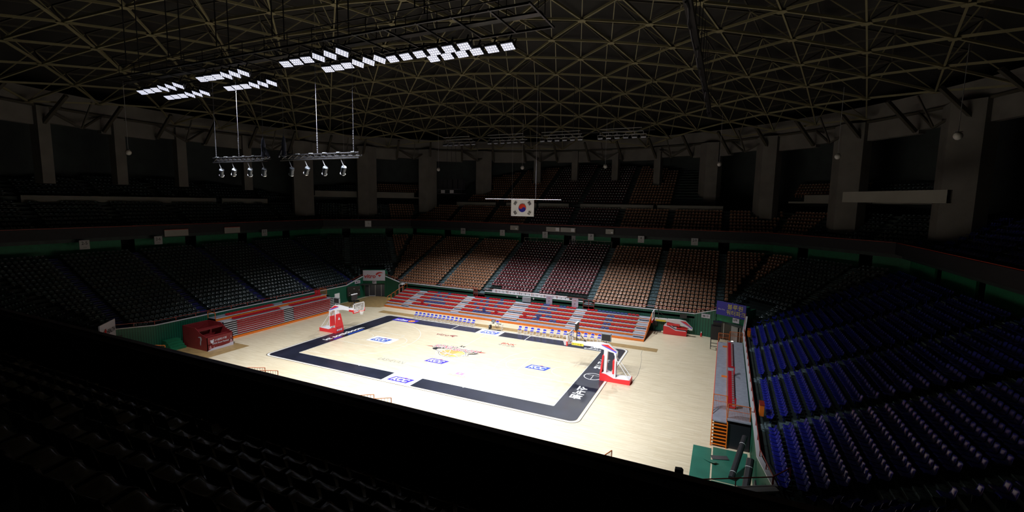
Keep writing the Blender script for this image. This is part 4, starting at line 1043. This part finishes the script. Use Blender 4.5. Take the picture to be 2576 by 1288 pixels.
for yy_ in (7.75,):
    MB().tube([(-26.1,yy_,2.2),(-26.1,yy_,3.05),(-27.4,yy_,3.05),(-27.4,yy_,2.2)], .03).build('end_hoop', ORNR, cb)
    b = MB()
    for q in range(9): b.strut((-26.1-.15*q,yy_,2.2),(-26.1-.15*q,yy_,3.05),.02)
    b.build('end_hoop_bars', ORNR, cb)
MB().tube([(-26.1,-8.25,2.2),(-26.1,-8.25,2.95),(-27.4,-8.25,2.95),(-27.4,-8.25,2.2)], .04).build('end_hoop', ORNR, cb)
me_v = MB().box(-.10,.02,-.21,.21,.0,.15).box(.0,.06,-.17,.17,.03,.12).mesh('stowed_seat_mesh'); me_v.materials.append(mat('stowed_red_plastic', (.30,.010,.018), .35))
me_t = MB().box(-.2,.2,-.21,.21,.02,.14).box(-.18,-.05,-.18,.18,.14,.22).mesh('stowed_top_seat_mesh'); me_t.materials.append(SEATC['red'])
for r_ in range(9):
    for (a_, b_, sn) in ((-6.7,-.55,'booth half'),(.95,7.0,'door half')):
        n_ = 14
        for j in range(n_):
            y = a_+(b_-a_)*(j+.5)/n_
            if r_ < 7: o = link('stowed_bleacher_seat', me_v, None, (XF+.115-.004*r_, y, .365+.235*r_))
            elif r_ == 7: o = link('stowed_bleacher_seat', me_t, None, (-25.45, y, 1.96))
            else: o = link('stowed_bleacher_seat', me_t, None, (-26.6, y, 2.25))
            tag(o, 'red stowed seat in closed bleacher %s, %s row up, %s seat from booth' % (sn, nth(r_), nth(j)), 'seat', 'stowed seats of the closed bleacher')
for k, (y, z) in enumerate(((6.6,2.5),(7.1,2.5))):
    o = thing('raised_back_seat', 'raised dark red seat back on the closed bleacher, %s' % ('nearer the booth' if k == 0 else 'nearer the glass doors'), 'seat', (-26.9,y,2.25), 0)
    MB().box(-.06,.02,-.2,.2,.1,.75).build('backrest', SEATC['red'], o); MB().box(-.02,.35,-.2,.2,.05,.12).build('cushion', SEATC['red'], o)
o = thing('white_end_panel', 'tall white panel standing at the door end of the closed bleacher', 'panel', (-25.6,9.2,0)); MB().box(-.05,.05,-.45,.45,0,2.2).build('panel', WHTRIM, o); MB().box(-.5,-.05,-.4,-.3,0,.08).build('foot', DARKM, o)
# black display board by the doors
o = thing('scoreboard_stand', 'black display board on a stand against the green corner wall', 'display', (-26.9,13.9,0), math.radians(52))
MB().box(-.95,.95,-.06,.06,.85,2.4).build('screen', BLACK, o); MB().box(-.05,.05,-.05,.05,.05,.85).build('stand_post', BLACK, o); MB().box(-.8,.8,-.5,.5,0,.07).build('stand_base', BLACK, o)
MB().box(-.05,.15,-.08,-.06,2.0,2.05).box(-.05,.15,-.08,-.06,1.25,1.3).box(-.7,-.6,-.08,-.06,1.35,1.4).box(-.7,-.6,-.08,-.06,1.0,1.05).box(.75,.85,-.08,-.06,1.75,1.8).build('lit_marks', WHTRIM, o)
for x, y, rz, nm in ((-26.9,12.2,1.35,'on the slanted wall by the glass doors'),(23.8,19.15,-.2,'on the slanted wall beside the blue advert')):
    o = thing('exit_notice', 'small white notice %s' % nm, 'sign', (x if x > 0 else -27.75, y if x > 0 else 15.6, 2.55 if x > 0 else 2.75), rz)
    MB().box(-.5,.5,-.08,0,-.24,.24).build('sign_panel', WSIGN, o); text('lettering', o, LBLK, '출구', (-.35,-.09,-.1), (1,0,0), (0,0,1), .7, .2, .02)

# ================================================================== RED BOOTH
BOOTH = mat('booth_red', (.19, .014, .017), .5, var=.1)
bo = thing('snow_festival_booth', 'open-topped dark red booth with snowy festival front panel', 'booth', (0,0,0))
X0, X1, Ya, Yb = -26.5, -22.38, -11.55, -8.8
MB().box(X1-.06,X1,Ya,Yb,0,1.42).build('front_panel', BOOTH, bo)
for y in (Ya, Yb-.06): MB().prism([(X0,0),(X1,0),(X1,1.42),(X1-1.1,1.75),(X1-1.9,2.25),(X0,2.25)], 'y', y, y+.06).build('side_panel', BOOTH, bo)
MB().box(X0,X0+.06,Ya,Yb,0,2.25).build('back_panel', BOOTH, bo)
MB().box(X0+1.8,X0+2.6,Ya+.1,Yb-.1,1.85,1.93).build('upper_shelf', BOOTH, bo); MB().box(X0+2.2,X0+2.26,Ya+.06,Yb-.06,1.35,1.86).box(X0+2.2,X0+2.6,-10.2,-10.1,1.35,1.86).build('shelf_divider', BOOTH, bo)
MB().box(X1-1.0,X1-.55,Ya+.1,Yb-.1,1.28,1.34).build('counter', BOOTH, bo)
MB().box(X0,X1,Ya+.05,Yb-.05,.6,.66).build('inner_floor', BOOTH, bo)
o_ = (X1+.01, Ya, 0)
poly_flat('snow_ground', bo, WSIGN, [[(0,0),(2.75,0),(2.75,.40),(2.2,.30),(1.5,.24),(.9,.26),(.4,.20),(0,.05)]], o_, (0,1,0), (0,0,1))
text('lettering', bo, WSIGN, 'GIGA Snow Festival', (X1+.012, Ya+.5, .60), (0,1,.0), (0,0,1), 1.75, .17, .02)
text('lettering', bo, WSIGN, '소닉붐페스티벌', (X1+.012, Ya+.75, .88), (0,1,.03), (0,0,1), 1.3, .24, .01, .2)
poly_flat('snow_tree', bo, mat('frost_pink', (.45,.22,.24), .6), [[(2.35,.35),(2.7,.35),(2.52,1.0)], [(2.40,.7),(2.64,.7),(2.52,1.15)], [(.15,.2),(.45,.2),(.3,.6)], [(.6,.26),(.75,.26),(.68,.45)]], (X1+.011,Ya,0), (0,1,0), (0,0,1))
b = MB().disc((X1+.012,Ya+.5,.93),.17,'x').disc((X1+.012,Ya+.62,1.08),.08,'x').disc((X1+.012,Ya+.36,1.05),.07,'x'); b.build('snow_motif', WSIGN, bo)
poly_flat('dancer_silhouette', bo, mat('pale_silhouette', (.35,.35,.38), .6), [[(0,0),(.12,.1),(.18,.5),(.3,.7),(.22,.95),(.02,.98),(-.3,.9),(-.3,.84),(0,.85),(.05,.6),(-.05,.3)]], (X1-1.15,Ya-.01,.45), (1,0,0), (0,0,1))
sp = thing('green_step_block', 'small green stepped block beside the red booth', 'steps', (-26.2,-12.6,0))
for k in range(4): MB().box(-.9-.3,.5-.3*k,-.5,.9,k*.22,(k+1)*.22).build('tread', GREENW, sp)

# ================================================================== BASKETBALL STANDS
def hoop(loc, rz, label, plate):
    """stand built for the +x end, with the baseline at x=14"""
    h = thing('basketball_stand', label, 'basketball stand', loc, rz, 'basketball stands at both ends')
    MB().prism([(15.85,0),(18.55,0),(18.55,.42),(17.1,.36),(16.35,.66),(15.85,.70)], 'y', -.6, .6).build('base', REDP, h)
    MB().prism([(15.95,.705),(16.37,.665),(17.1,.365),(18.5,.425),(18.5,.44),(17.1,.38),(16.37,.68),(15.95,.72)], 'y', -.54, .54).build('base_top', WHITE, h)
    b = MB()
    for y in (-.18,.10,.36): b.disc((15.84,y,.36),.12,'x')
    b.add([(15.84,-.36,.2),(15.84,-.32,.2),(15.84,-.32,.52),(15.84,-.36,.52)], [(0,1,2,3)]).build('base_badges', WSIGN, h)
    vs = [(15.86,-.58,.72),(15.86,.58,.72),(15.98,.32,2.25),(15.98,-.32,2.25),(16.0,-.58,.72),(16.0,.58,.72),(16.12,.32,2.25),(16.12,-.32,2.25)]
    MB().add(vs, [(0,3,2,1),(4,5,6,7),(0,1,5,4),(1,2,6,5),(2,3,7,6),(3,0,4,7)]).build('front_pad', REDP, h)
    q = MB().add([(15.925,-.17,1.55),(15.925,.17,1.55),(15.935,.0,1.9)], [(0,1,2)]); q.build('pad_badge', WHITE, h)
    MB().prism([(16.12,.7),(16.34,.7),(16.42,2.78),(16.08,2.78),(16.08,2.2)], 'y', -.2, .2).build('front_mast', WHITE, h)
    MB().box(16.93,17.09,-.34,.34,.68,1.9).build('rear_pad', REDP, h)
    for y in (-.3,.2): MB().strut((17.15,y+.05,.4),(17.15,y+.05,2.62),.12).build('rear_mast', WHITE, h)
    MB().prism([(13.0,2.86),(15.1,2.88),(16.0,2.74),(16.95,2.56),(17.02,2.35),(17.28,2.35),(17.28,2.68),(16.42,3.34),(15.74,3.34),(14.2,3.18),(13.0,3.12)], 'y', -.15, .15).build('arm', WHITE, h)
    for sy in (-1, 1):
        y = sy*.156
        MB().add([(15.78,y,3.20),(16.42,y,3.26),(17.2,y,2.72)], [(0,1,2)]).build('red_flash', REDP, h)
        MB().add([(15.78,y*1.01,3.19),(17.2,y*1.01,2.71),(17.2,y*1.01,2.60),(15.9,y*1.01,3.08)], [(0,1,2,3)]).build('blue_flash', BLUEPAD, h)
        MB().box(13.0,14.16,min(y,y+sy*.04),max(y,y+sy*.04),2.78,3.0).build('sponsor_plate', plate, h)
        text('lettering', h, LBLK, '부산은행', (13.1 if sy < 0 else 14.05, y+sy*.045, 2.83), (1,0,0) if sy < 0 else (-1,0,0), (0,0,1), .9, .12, .01)
        MB().strut((17.2,sy*.28,2.1),(18.42,sy*.42,.5),.045).build('brace', WHITE, h)
    # backboard
    bx = 12.8
    MB().box(bx-.01,bx+.02,-.88,.88,2.92,3.93).build('backboard_glass', GLASS, h)
    b = MB().box(bx-.03,bx+.04,-.90,.90,3.87,3.95).box(bx-.03,bx+.04,-.90,.90,2.9,2.99).box(bx-.03,bx+.04,-.90,-.82,2.9,3.95).box(bx-.03,bx+.04,.82,.90,2.9,3.95)
    b.box(bx-.035,bx-.012,-.295,.295,3.10,3.16).box(bx-.035,bx-.012,-.295,.295,3.49,3.55).box(bx-.035,bx-.012,-.295,-.24,3.10,3.55).box(bx-.035,bx-.012,.24,.295,3.10,3.55)
    b.build('backboard_frame', WHITE, h)
    MB().box(bx-.05,bx+.06,-.93,.93,2.84,2.92).box(bx-.05,bx+.06,-.94,-.87,2.84,3.25).box(bx-.05,bx+.06,.87,.94,2.84,3.25).build('edge_pad', REDP, h)
    b = MB()
    for sy in (-1, 1): b.strut((13.1,sy*.12,3.0),(bx+.04,sy*.5,3.75),.05).strut((13.1,sy*.12,2.95),(bx+.04,sy*.7,2.98),.05)
    b.build('board_strut', WHITE, h)
    rc = (bx-.40, 0, 3.05); ring_pts = [(rc[0]+.23*math.cos(2*PI*k/16), .23*math.sin(2*PI*k/16), 3.05) for k in range(16)]
    MB().tube(ring_pts, .012, closed=True).strut((bx-.17,0,3.04),(bx-.02,0,3.04),.12,.05).build('rim', mat('rim_orange', (.85,.2,.06), .4) if 'rim_orange' not in bpy.data.materials else bpy.data.materials['rim_orange'], h)
    nb = MB()
    for k in range(12):
        for dk_ in (1, -1):
            pr_ = [(.225,3.05),(.19,2.90),(.15,2.77),(.125,2.62)]
            for j in range(3):
                t0 = 2*PI*(k+dk_*j*.5)/12; t1 = 2*PI*(k+dk_*(j+1)*.5)/12
                nb.strut((rc[0]+pr_[j][0]*math.cos(t0), pr_[j][0]*math.sin(t0), pr_[j][1]), (rc[0]+pr_[j+1][0]*math.cos(t1), pr_[j+1][0]*math.sin(t1), pr_[j+1][1]), .014)
    nb.build('net', NETM, h)
    # shot clocks
    c = MB().box(13.38,13.52,-.42,.42,4.22,4.88).build('shot_clock', BLACK, h); MB().box(13.36,13.54,-.44,.44,4.86,4.93).build('clock_lid', WHTRIM, c)
    MB().strut((13.45,0,3.12),(13.45,0,4.22),.07).strut((13.45,0,4.0),(14.35,0,3.2),.03).strut((13.45,.2,4.2),(14.2,.1,3.2),.03).strut((bx+.05,-.4,3.7),(14.3,0,3.2),.03).build('clock_post', BLACK, h)
    c = MB().box(15.78,16.62,-.08,.08,3.55,4.18).build('shot_clock', BLACK, h)
    b = MB().box(15.76,16.64,-.10,.10,4.15,4.21).box(15.76,15.80,-.10,.10,3.52,4.2).box(16.6,16.64,-.10,.10,3.52,4.2).box(15.76,16.64,-.10,.10,3.52,3.56); b.build('clock_frame', LGREY, c)
    MB().strut((15.85,0,3.53),(16.15,0,3.33),.03).strut((16.55,0,3.53),(16.25,0,3.33),.03).strut((16.2,0,3.3),(16.2,0,3.55),.06).build('clock_mount', BLACK, h)
    return h
hoop((0,0,0), 0, 'red and white basketball stand at the bright near end of court', mat('yellow_plate', (.85,.65,.05), .4))
hoop((0,0,0), PI, 'red and white basketball stand at the end beside the closed bleacher', REDP)
# folded stand by the far wall
fh = thing('folded_basketball_stand', 'lowered red and white basketball stand parked against the green far wall', 'basketball stand', (0,18.55,0))
MB().prism([(19.1,0),(21.8,0),(21.8,.55),(20.5,.55),(19.7,.95),(19.1,1.0)], 'y', -.55, .55).build('base', REDP, fh)
MB().prism([(19.15,1.0),(19.7,.96),(20.5,.56),(21.7,.56),(21.7,.58),(20.5,.60),(19.7,.99),(19.15,1.03)], 'y', -.5, .5).build('base_top', WHITE, fh)
MB().box(19.45,20.95,-.3,.3,1.08,1.32).build('front_pad', REDP, fh); MB().box(20.6,21.85,-.3,.3,.72,.9).build('rear_pad', REDP, fh)
MB().strut((20.3,0,.85),(22.2,0,.8),.12).strut((20.9,0,1.2),(21.4,0,1.15),.16).strut((19.3,0,1.0),(19.5,0,1.3),.25).build('mast', WHITE, fh)
MB().prism([(17.95,1.45),(19.6,1.45),(20.8,1.28),(22.0,.95),(22.05,.72),(22.42,.72),(22.42,1.0),(21.6,1.78),(20.9,1.86),(19.3,1.80),(18.0,1.78)], 'y', -.15, .15).build('arm', WHITE, fh)
MB().add([(20.95,-.156,1.74),(21.6,-.156,1.72),(22.36,-.156,1.05)], [(0,1,2)]).build('red_flash', REDP, fh); MB().add([(20.95,-.157,1.73),(22.36,-.157,1.03),(22.36,-.157,.92),(21.1,-.157,1.62)], [(0,1,2,3)]).build('blue_flash', BLUEPAD, fh)
MB().box(18.1,19.3,-.2,-.156,1.42,1.62).build('sponsor_plate', bpy.data.materials['yellow_plate'], fh)
MB().box(17.72,17.76,-.88,.88,1.55,2.6).build('backboard_glass', GLASS, fh)
MB().box(17.70,17.80,-.9,.9,2.55,2.62).box(17.70,17.80,-.9,-.84,1.5,2.6).box(17.70,17.80,.84,.9,1.5,2.6).box(17.7,17.8,-.9,.9,1.5,1.57).build('backboard_frame', WHITE, fh); MB().box(17.68,17.82,-.95,.95,1.3,1.55).build('edge_pad', REDP, fh)
MB().strut((18.4,0,1.75),(18.35,0,3.1),.09).strut((18.4,0,2.6),(19.5,0,1.8),.04).build('clock_post', BLACK, fh); MB().box(20.9,21.7,-.1,0,2.1,2.65).build('shot_clock', BLACK, fh)
o = thing('fire_extinguisher', 'tiny red extinguisher standing by the green wall past the folded basket', 'extinguisher', (23.4,18.9,0)); MB().lathe([(0,0),(.1,0),(.1,.38),(.04,.45),(.03,.5)]).build('cylinder', REDP, o); MB().box(-.06,.06,-.05,.05,.45,.6).build('valve', WHITE, o)
o = thing('monitor_box', 'small black monitor on the floor behind the bleacher end', 'monitor', (17.85,19.0,0)); MB().box(-.2,.35,-.1,.1,.75,1.25).box(-.03,.03,-.03,.03,.05,.75).build('screen', BLACK, o); MB().box(-.5,.9,-.3,.3,0,.06).build('base', BLACK, o)

# ================================================================== CHAIRS AND SCORER'S DESK
def folding_chair():
    c = link('folding_chair', None)
    b = MB()
    for x in (-.2,.2):
        b.strut((x,-.22,0),(x,.20,.80),.028).strut((x,.24,0),(x,-.12,.46),.028)
    b.strut((-.2,.20,.80),(.2,.20,.80),.028).strut((-.2,-.15,.15),(.2,-.15,.15),.022).strut((-.2,.2,.12),(.2,.2,.12),.022).box(-.2,.2,.15,.19,.55,.60)
    b.build('frame', WHITE, c)
    MB().prism([(-.19,-.2),(.19,-.2),(.19,.15),(.12,.2),(-.12,.2),(-.19,.15)], 'z', .445, .485).build('seat', BLUEPAD, c)
    MB().prism([(-.2,.62),(.2,.62),(.2,.74),(.12,.82),(-.12,.82),(-.2,.74)], 'y', .15, .185).build('backrest', BLUEPAD, c)
    return c
ch0 = folding_chair(); first = True
def place_chair(x, y, rz, lab, grp):
    global first
    c = ch0 if first else copy_tree(ch0); first = False
    c.location = (x, y, 0); c.rotation_euler = (0, 0, rz); tag(c, lab, 'chair', grp)
for k in range(15): place_chair(-12.1+k*.635, 9.95+.02*math.sin(k*2.3), .06*math.sin(k*1.7), 'blue and white folding chair, %s from the baseline in the row before the desk' % nth(k), 'folding chairs between the corner and the desk')
for k in range(13): place_chair(3.3+k*.80, 10.0+.10*k*(k > 4)*.8, .05*math.sin(k*2.1), 'blue and white folding chair, %s from the desk in the row beyond it' % nth(k), 'folding chairs past the desk')
place_chair(-.25, 10.9, .2, 'blue and white folding chair tucked behind the scorer desk', None)
dk_ = thing('scorer_desk', 'pale folding desk behind the white sideline panel', 'desk', (0,10.05,0))
MB().box(-.95,.95,-.3,.3,.70,.73).build('tabletop', mat('pale_wood', (.75,.68,.52), .4), dk_)
for x in (-.85,.85): MB().strut((x,-.22,0),(x,-.22,.7),.035).strut((x,.22,0),(x,.22,.7),.035).strut((x,-.22,.1),(x,.22,.1),.03).build('leg', WHTRIM, dk_)
o = thing('computer_monitor', 'black computer monitor on the scorer desk', 'monitor', (-.35,10.05,.73), .25); MB().box(-.25,.25,-.03,.02,.12,.46).build('screen', BLACK, o); MB().box(-.03,.03,-.02,.02,0,.14).box(-.12,.12,-.08,.08,0,.015).build('monitor_stand', BLACK, o); MB().box(-.2,.2,-.035,-.03,.16,.42).build('display', LGREY, o)
o = thing('control_console', 'flat black control console on the scorer desk', 'console', (.45,10.0,.73)); MB().box(-.3,.3,-.1,.1,0,.06).build('body', BLACK, o); MB().box(-.25,.25,-.08,.08,.06,.07).build('key_panel', LGREY, o)
o = thing('computer_tower', 'black computer tower under the scorer desk', 'computer', (-.75,9.95,0)); MB().box(-.1,.1,-.22,.22,0,.45).build('case', BLACK, o); MB().box(-.08,.08,-.23,-.22,.3,.4).build('drive_front', LGREY, o)
o = thing('cable_tangle', 'loose black cables on the floor under the scorer desk', 'cable', (.1,9.9,0)); b = MB(); 
b.tube([(-.6,0,.015),(-.3,.08,.015),(0,-.05,.015),(.3,.06,.015),(.7,-.04,.015),(.9,.1,.015)], .015); b.build('cable', BLACK, o)
o = thing('power_strip', 'black power strip on the floor beneath the scorer desk', 'power strip', (.6,9.75,0)); MB().box(-.25,.25,-.04,.04,0,.04).build('strip', BLACK, o); MB().box(-.2,.2,-.02,.02,.04,.045).build('sockets', LGREY, o)
o = thing('floor_cable', 'thin grey cable trailing on the floor behind the bright basket stand', 'cable', (0,0,0)); MB().tube([(18.6,.3,.012),(18.75,2.2,.012),(18.6,4.5,.012),(18.35,6.8,.012),(18.0,8.6,.012),(17.9,10.0,.012)], .012).build('cable', LGREY, o)

# ================================================================== RIGHT PLATFORM
rp = thing('side_bleacher', 'closed grey-topped bleacher along the side wall under the blue seats', 'bleacher')
PY0, PY1 = -8.4, 11.0
MB().box(25.32,26.2,PY0,PY1,1.70,1.78).build('deck', GREYT, rp); MB().box(26.2,27.6,PY0,PY1,1.90,1.98).build('deck', GREYT, rp)
MB().box(26.18,26.22,PY0,PY1,1.78,1.98).build('riser', ORNG, rp); MB().box(25.28,25.34,PY0,PY1,1.66,1.79).build('riser', mat('pink_edge', (.75,.18,.14), .4), rp)
MB().box(25.45,27.6,PY0+.1,PY1,.0,1.68).build('dark_core', LBLK, rp)
for k in range(7): MB().box(25.32,26.25,PY0-.02,PY0+.1,.12+.235*k,.16+.235*k).build('end_board', ORNG, rp)
for x in (25.32,26.25): MB().box(x-.03,x+.03,PY0-.04,PY0+.02,0,1.8).build('end_post', ORNG, rp)
for (a_, b_) in ((9.3,10.5),(.35,1.75)):
    MB().box(25.78,26.2,a_,b_,1.80,1.92).build('step_box', GREYT, rp); MB().box(25.78,26.2,a_-.03,a_,1.78,1.92).build('step_box_end', ORNG, rp)
rs = MB().box(-.25,.18,-.21,.21,.03,.11).box(.08,.18,-.17,.17,.11,.16).mesh('platform_seat_mesh'); rs.materials.append(SEATC['red'])
bk = MB().box(.02,.16,-.15,.15,.165,.18).mesh('seat_hinge_mesh'); bk.materials.append(ALU)
rb2 = MB().box(.16,.24,-.20,.20,.1,.65).mesh('seat_back_mesh'); rb2.materials.append(SEATC['red'])
ys = [(2.6+.46*k, 'far run') for k in range(17)]+[(-6.3+.46*k, 'near run') for k in range(17)]
for k, (y, run) in enumerate(ys):
    o = link('platform_seat', None, None, (26.5, y, 1.98)); link('seat_pad', rs, o); link('hinge_plate', bk, o)
    if (run, k) in (('near run',17),('near run',32)): link('raised_back', rb2, o)
    tag(o, 'red folded platform seat in the %s, %s from its near end' % (run, nth(k if k < 17 else k-17)), 'seat', 'red seats on the side platform')
def mesh_rail(p, q, h, label, m=ORNR, bars=8, group='orange barred railings'):
    o = thing('barred_railing', label, 'railing', (0,0,0), 0, group); p, q = Vector(p), Vector(q); up_ = Vector((0,0,h))
    MB().tube([p, p+up_, q+up_, q], .028).tube([p+up_*.55, q+up_*.55], .018).build('rail_frame', m, o)
    b = MB()
    for k in range(1, bars): b.strut(p+(q-p)*k/bars, p+(q-p)*k/bars+up_, .016)
    b.build('bars', m, o); return o
mesh_rail((25.32,-6.4,1.78),(26.2,-6.4,1.78), 1.0, 'orange barred railing on the lower deck of the side bleacher')
mesh_rail((26.25,-8.1,1.98),(27.55,-8.1,1.98), .95, 'orange barred railing on the upper deck end of the side bleacher', bars=14)
mesh_rail((25.35,11.1,1.75),(26.35,11.1,1.75), .95, 'orange barred railing on the side bleacher by the black stack')
mesh_rail((26.4,11.4,1.95),(27.6,11.4,1.95), .95, 'orange barred railing at the far end in front of the grey door', bars=14)
mesh_rail((25.32,-8.35,.1),(25.32,-6.4,1.8), .9, 'orange sloping stair railing at the near end of the side bleacher', bars=6)
# gate panels on the right wall, orange
for y, nm in ((11.6,'by the far railing'),(-8.0,'by the near railing')):
    o = thing('orange_gate_post', 'orange gate post on the side wall %s' % nm, 'gate', (28.12,y,2.6)); MB().box(-.1,.15,-.35,.35,0,.75).build('post', ORNG, o); MB().box(-.12,.17,-.37,.37,.7,.76).build('post_cap', RAILR, o)
# black kit tower + small lamp by the door
o = thing('equipment_stack', 'tall black equipment stack on legs in front of the corner entrance', 'equipment', (25.0,14.6,0))
MB().box(-.45,.5,-.5,.5,1.1,2.6).box(-.3,.6,-.2,.7,2.6,3.0).build('cases', BLACK, o)
for x, y in ((-.4,-.45),(.4,-.45),(-.4,.45),(.4,.45)): MB().strut((x,y,0),(x,y,1.1),.07).build('leg', BLACK, o)
MB().strut((-.4,-.45,.35),(.4,-.45,.35),.05).strut((-.4,-.45,.7),(.4,-.45,.7),.05).build('shelf_rail', BLACK, o)
o = thing('work_lamp', 'small lit round lamp by the grey door behind the side bleacher', 'lamp', (26.7,13.0,1.4)); MB().lathe([(0,-.13),(.1,-.09),(.14,0),(.1,.09),(0,.13)]).build('bulb', mat('lamp_glow', (1,1,.9), .5, emit=(1,.98,.85), estr=6), o, True); MB().strut((0,0,-1.4),(0,0,-.1),.04).build('stand', DARKM, o)
# green sheets, rolls, boards near the right near corner
gs = MB().box(24.3,25.4,-13.0,-8.85,.004,.02).box(24.25,25.4,-17.5,-13.05,.004,.02).build('green_floor_sheet', mat('green_vinyl', (.03,.16,.11), .35, var=.12, scale=1.2)); tag(gs, 'pale green floor covering sheet with curled scraps beside the side bleacher end', 'floor sheet')
g2 = MB().box(25.5,27.5,-12.6,-8.6,.004,.02).build('green_floor_sheet', bpy.data.materials['green_vinyl']); tag(g2, 'green floor sheet directly before the bleacher end boards', 'floor sheet')
g2 = MB().box(25.5,27.6,-17.0,-12.7,.004,.02).build('green_floor_sheet', bpy.data.materials['green_vinyl']); tag(g2, 'darker green floor sheet beside the leaning boards and dark portal', 'floor sheet')
for (cx, cy, wd, dp, rz_, m_, lb_) in ((25.9,-9.9,1.0,.45,.3,mat('grey_offcut',(.06,.06,.065),.6),'dark rectangular offcut on the green sheets'),(25.4,-10.6,.8,.35,-.7,bpy.data.materials['green_vinyl'],'curled pale green scrap on the green sheets')):
    o = link('floor_scrap', None, None, (cx,cy,.02), rz_); tag(o, lb_, 'scrap')
    n_ = 8; b = MB(); vs = [(-wd/2+wd*i/n_, s_*dp/2, .03+.12*(i/n_)**2*(1 if 'curled' in lb_ else .2)) for i in range(n_+1) for s_ in (-1,1)]
    b.add(vs, [(2*i,2*i+2,2*i+3,2*i+1) for i in range(n_)]).build('scrap', m_, o)
for k, (p, q, r_) in enumerate((((26.55,-12.2,.15),(27.25,-9.4,1.5),.17),((27.1,-14.6,.2),(27.4,-12.9,1.9),.20))):
    o = thing('rolled_mat', 'black rolled mat leaning on the side wall, %s' % ('thinner one' if k == 0 else 'thicker one with two white ties'), 'rolled mat'); MB().strut(p, q, 2*r_, 2*r_, 12).build('roll', mat('black_mat', (.02,.02,.024), .5) if k == 0 else bpy.data.materials['black_mat'], o)
    P, Q = Vector(p), Vector(q)
    b = MB()
    for t in (.12,.8): c_ = P+(Q-P)*t; b.strut(c_, c_+(Q-P).normalized()*.03, 2*r_+.02, 2*r_+.02, 12)
    b.build('tie', WHTRIM, o)
o = thing('leaning_board', 'tall dark board leaning on the green side wall behind the rolls', 'board'); MB().add([(27.0,-16.9,.02),(27.05,-15.1,.02),(27.5,-15.0,1.9),(27.5,-16.7,1.9),(27.12,-16.9,.02),(27.17,-15.1,.02),(27.58,-15.0,1.9),(27.58,-16.7,1.9)], [(0,1,2,3),(4,7,6,5),(0,4,5,1),(1,5,6,2),(2,6,7,3),(3,7,4,0)]).build('board', mat('charcoal_board', (.03,.03,.036), .5), o)
MB().strut((27.0,-16.9,.03),(27.5,-16.7,1.9),.06).build('board_edge', DARKM, o)
o = thing('rail_speaker', 'small black box speaker on a post above the balcony edge', 'speaker', (24.12,-19.05,2.75)); MB().prism([(-.16,.45),(.16,.45),(.18,.55),(.18,1.0),(.1,1.08),(-.18,1.05),(-.2,.5)], 'y', -.12, .12).build('cabinet', BLACK, o); MB().strut((0,0,.0),(0,0,.46),.05).build('post', BLACK, o)  # speaker cabinet on a thin post
# railings of the hidden near bleachers that stick up over the balcony edge
for k, (p, q, h_, nm) in enumerate((((-5.5,-18.0,1.9),(-4.3,-17.5,1.9),1.15,'the taller one by the court corner band'),((-6.9,-18.1,1.9),(-5.7,-17.5,1.9),1.15,'its neighbour toward the dark corner'),((5.1,-18.3,1.9),(6.3,-17.5,1.9),1.15,'by the white sideline panel'),((3.8,-18.4,1.9),(4.95,-17.6,1.9),1.15,'just beyond the white panel railing'),
                                        ((20.45,-18.2,1.9),(20.7,-17.5,1.9),1.15,'seen edge-on over the bright floor'),((-19.6,-18.0,1.9),(-18.5,-17.5,1.9),1.0,'by the white-framed board in the dark'))):
    mesh_rail(p, q, h_, 'thin orange railing top above the balcony edge, '+nm, bars=7, group='thin railings over the balcony edge')
nb_ = thing('near_bleacher', 'closed bleacher under the balcony edge carrying the thin orange railings', 'bleacher')
MB().box(-19.8,20.9,-19.4,-17.45,1.82,1.90).build('deck', GREYT, nb_); MB().box(-19.8,20.9,-19.35,-17.6,0,1.82).build('dark_core', LBLK, nb_); MB().box(-19.8,20.9,-17.6,-17.25,0,.2).build('base_board', ORNG, nb_)
for k in range(7): MB().box(-19.8,20.9,-17.6,-17.5,.30+.22*k,.345+.22*k).build('edge_strip', WHTRIM, nb_)
o = thing('framed_board', 'orange board in a white frame by the dark green wall', 'board', (-23.8,-15.0,0), .3); MB().box(-.9,.7,-.03,.03,.1,1.0).build('board', ORNG, o); MB().box(-.95,.75,-.04,.04,1.0,1.06).box(.7,.76,-.04,.04,0,1.06).box(.3,.35,-.05,-.03,.1,1.0).build('frame', WHITE, o)
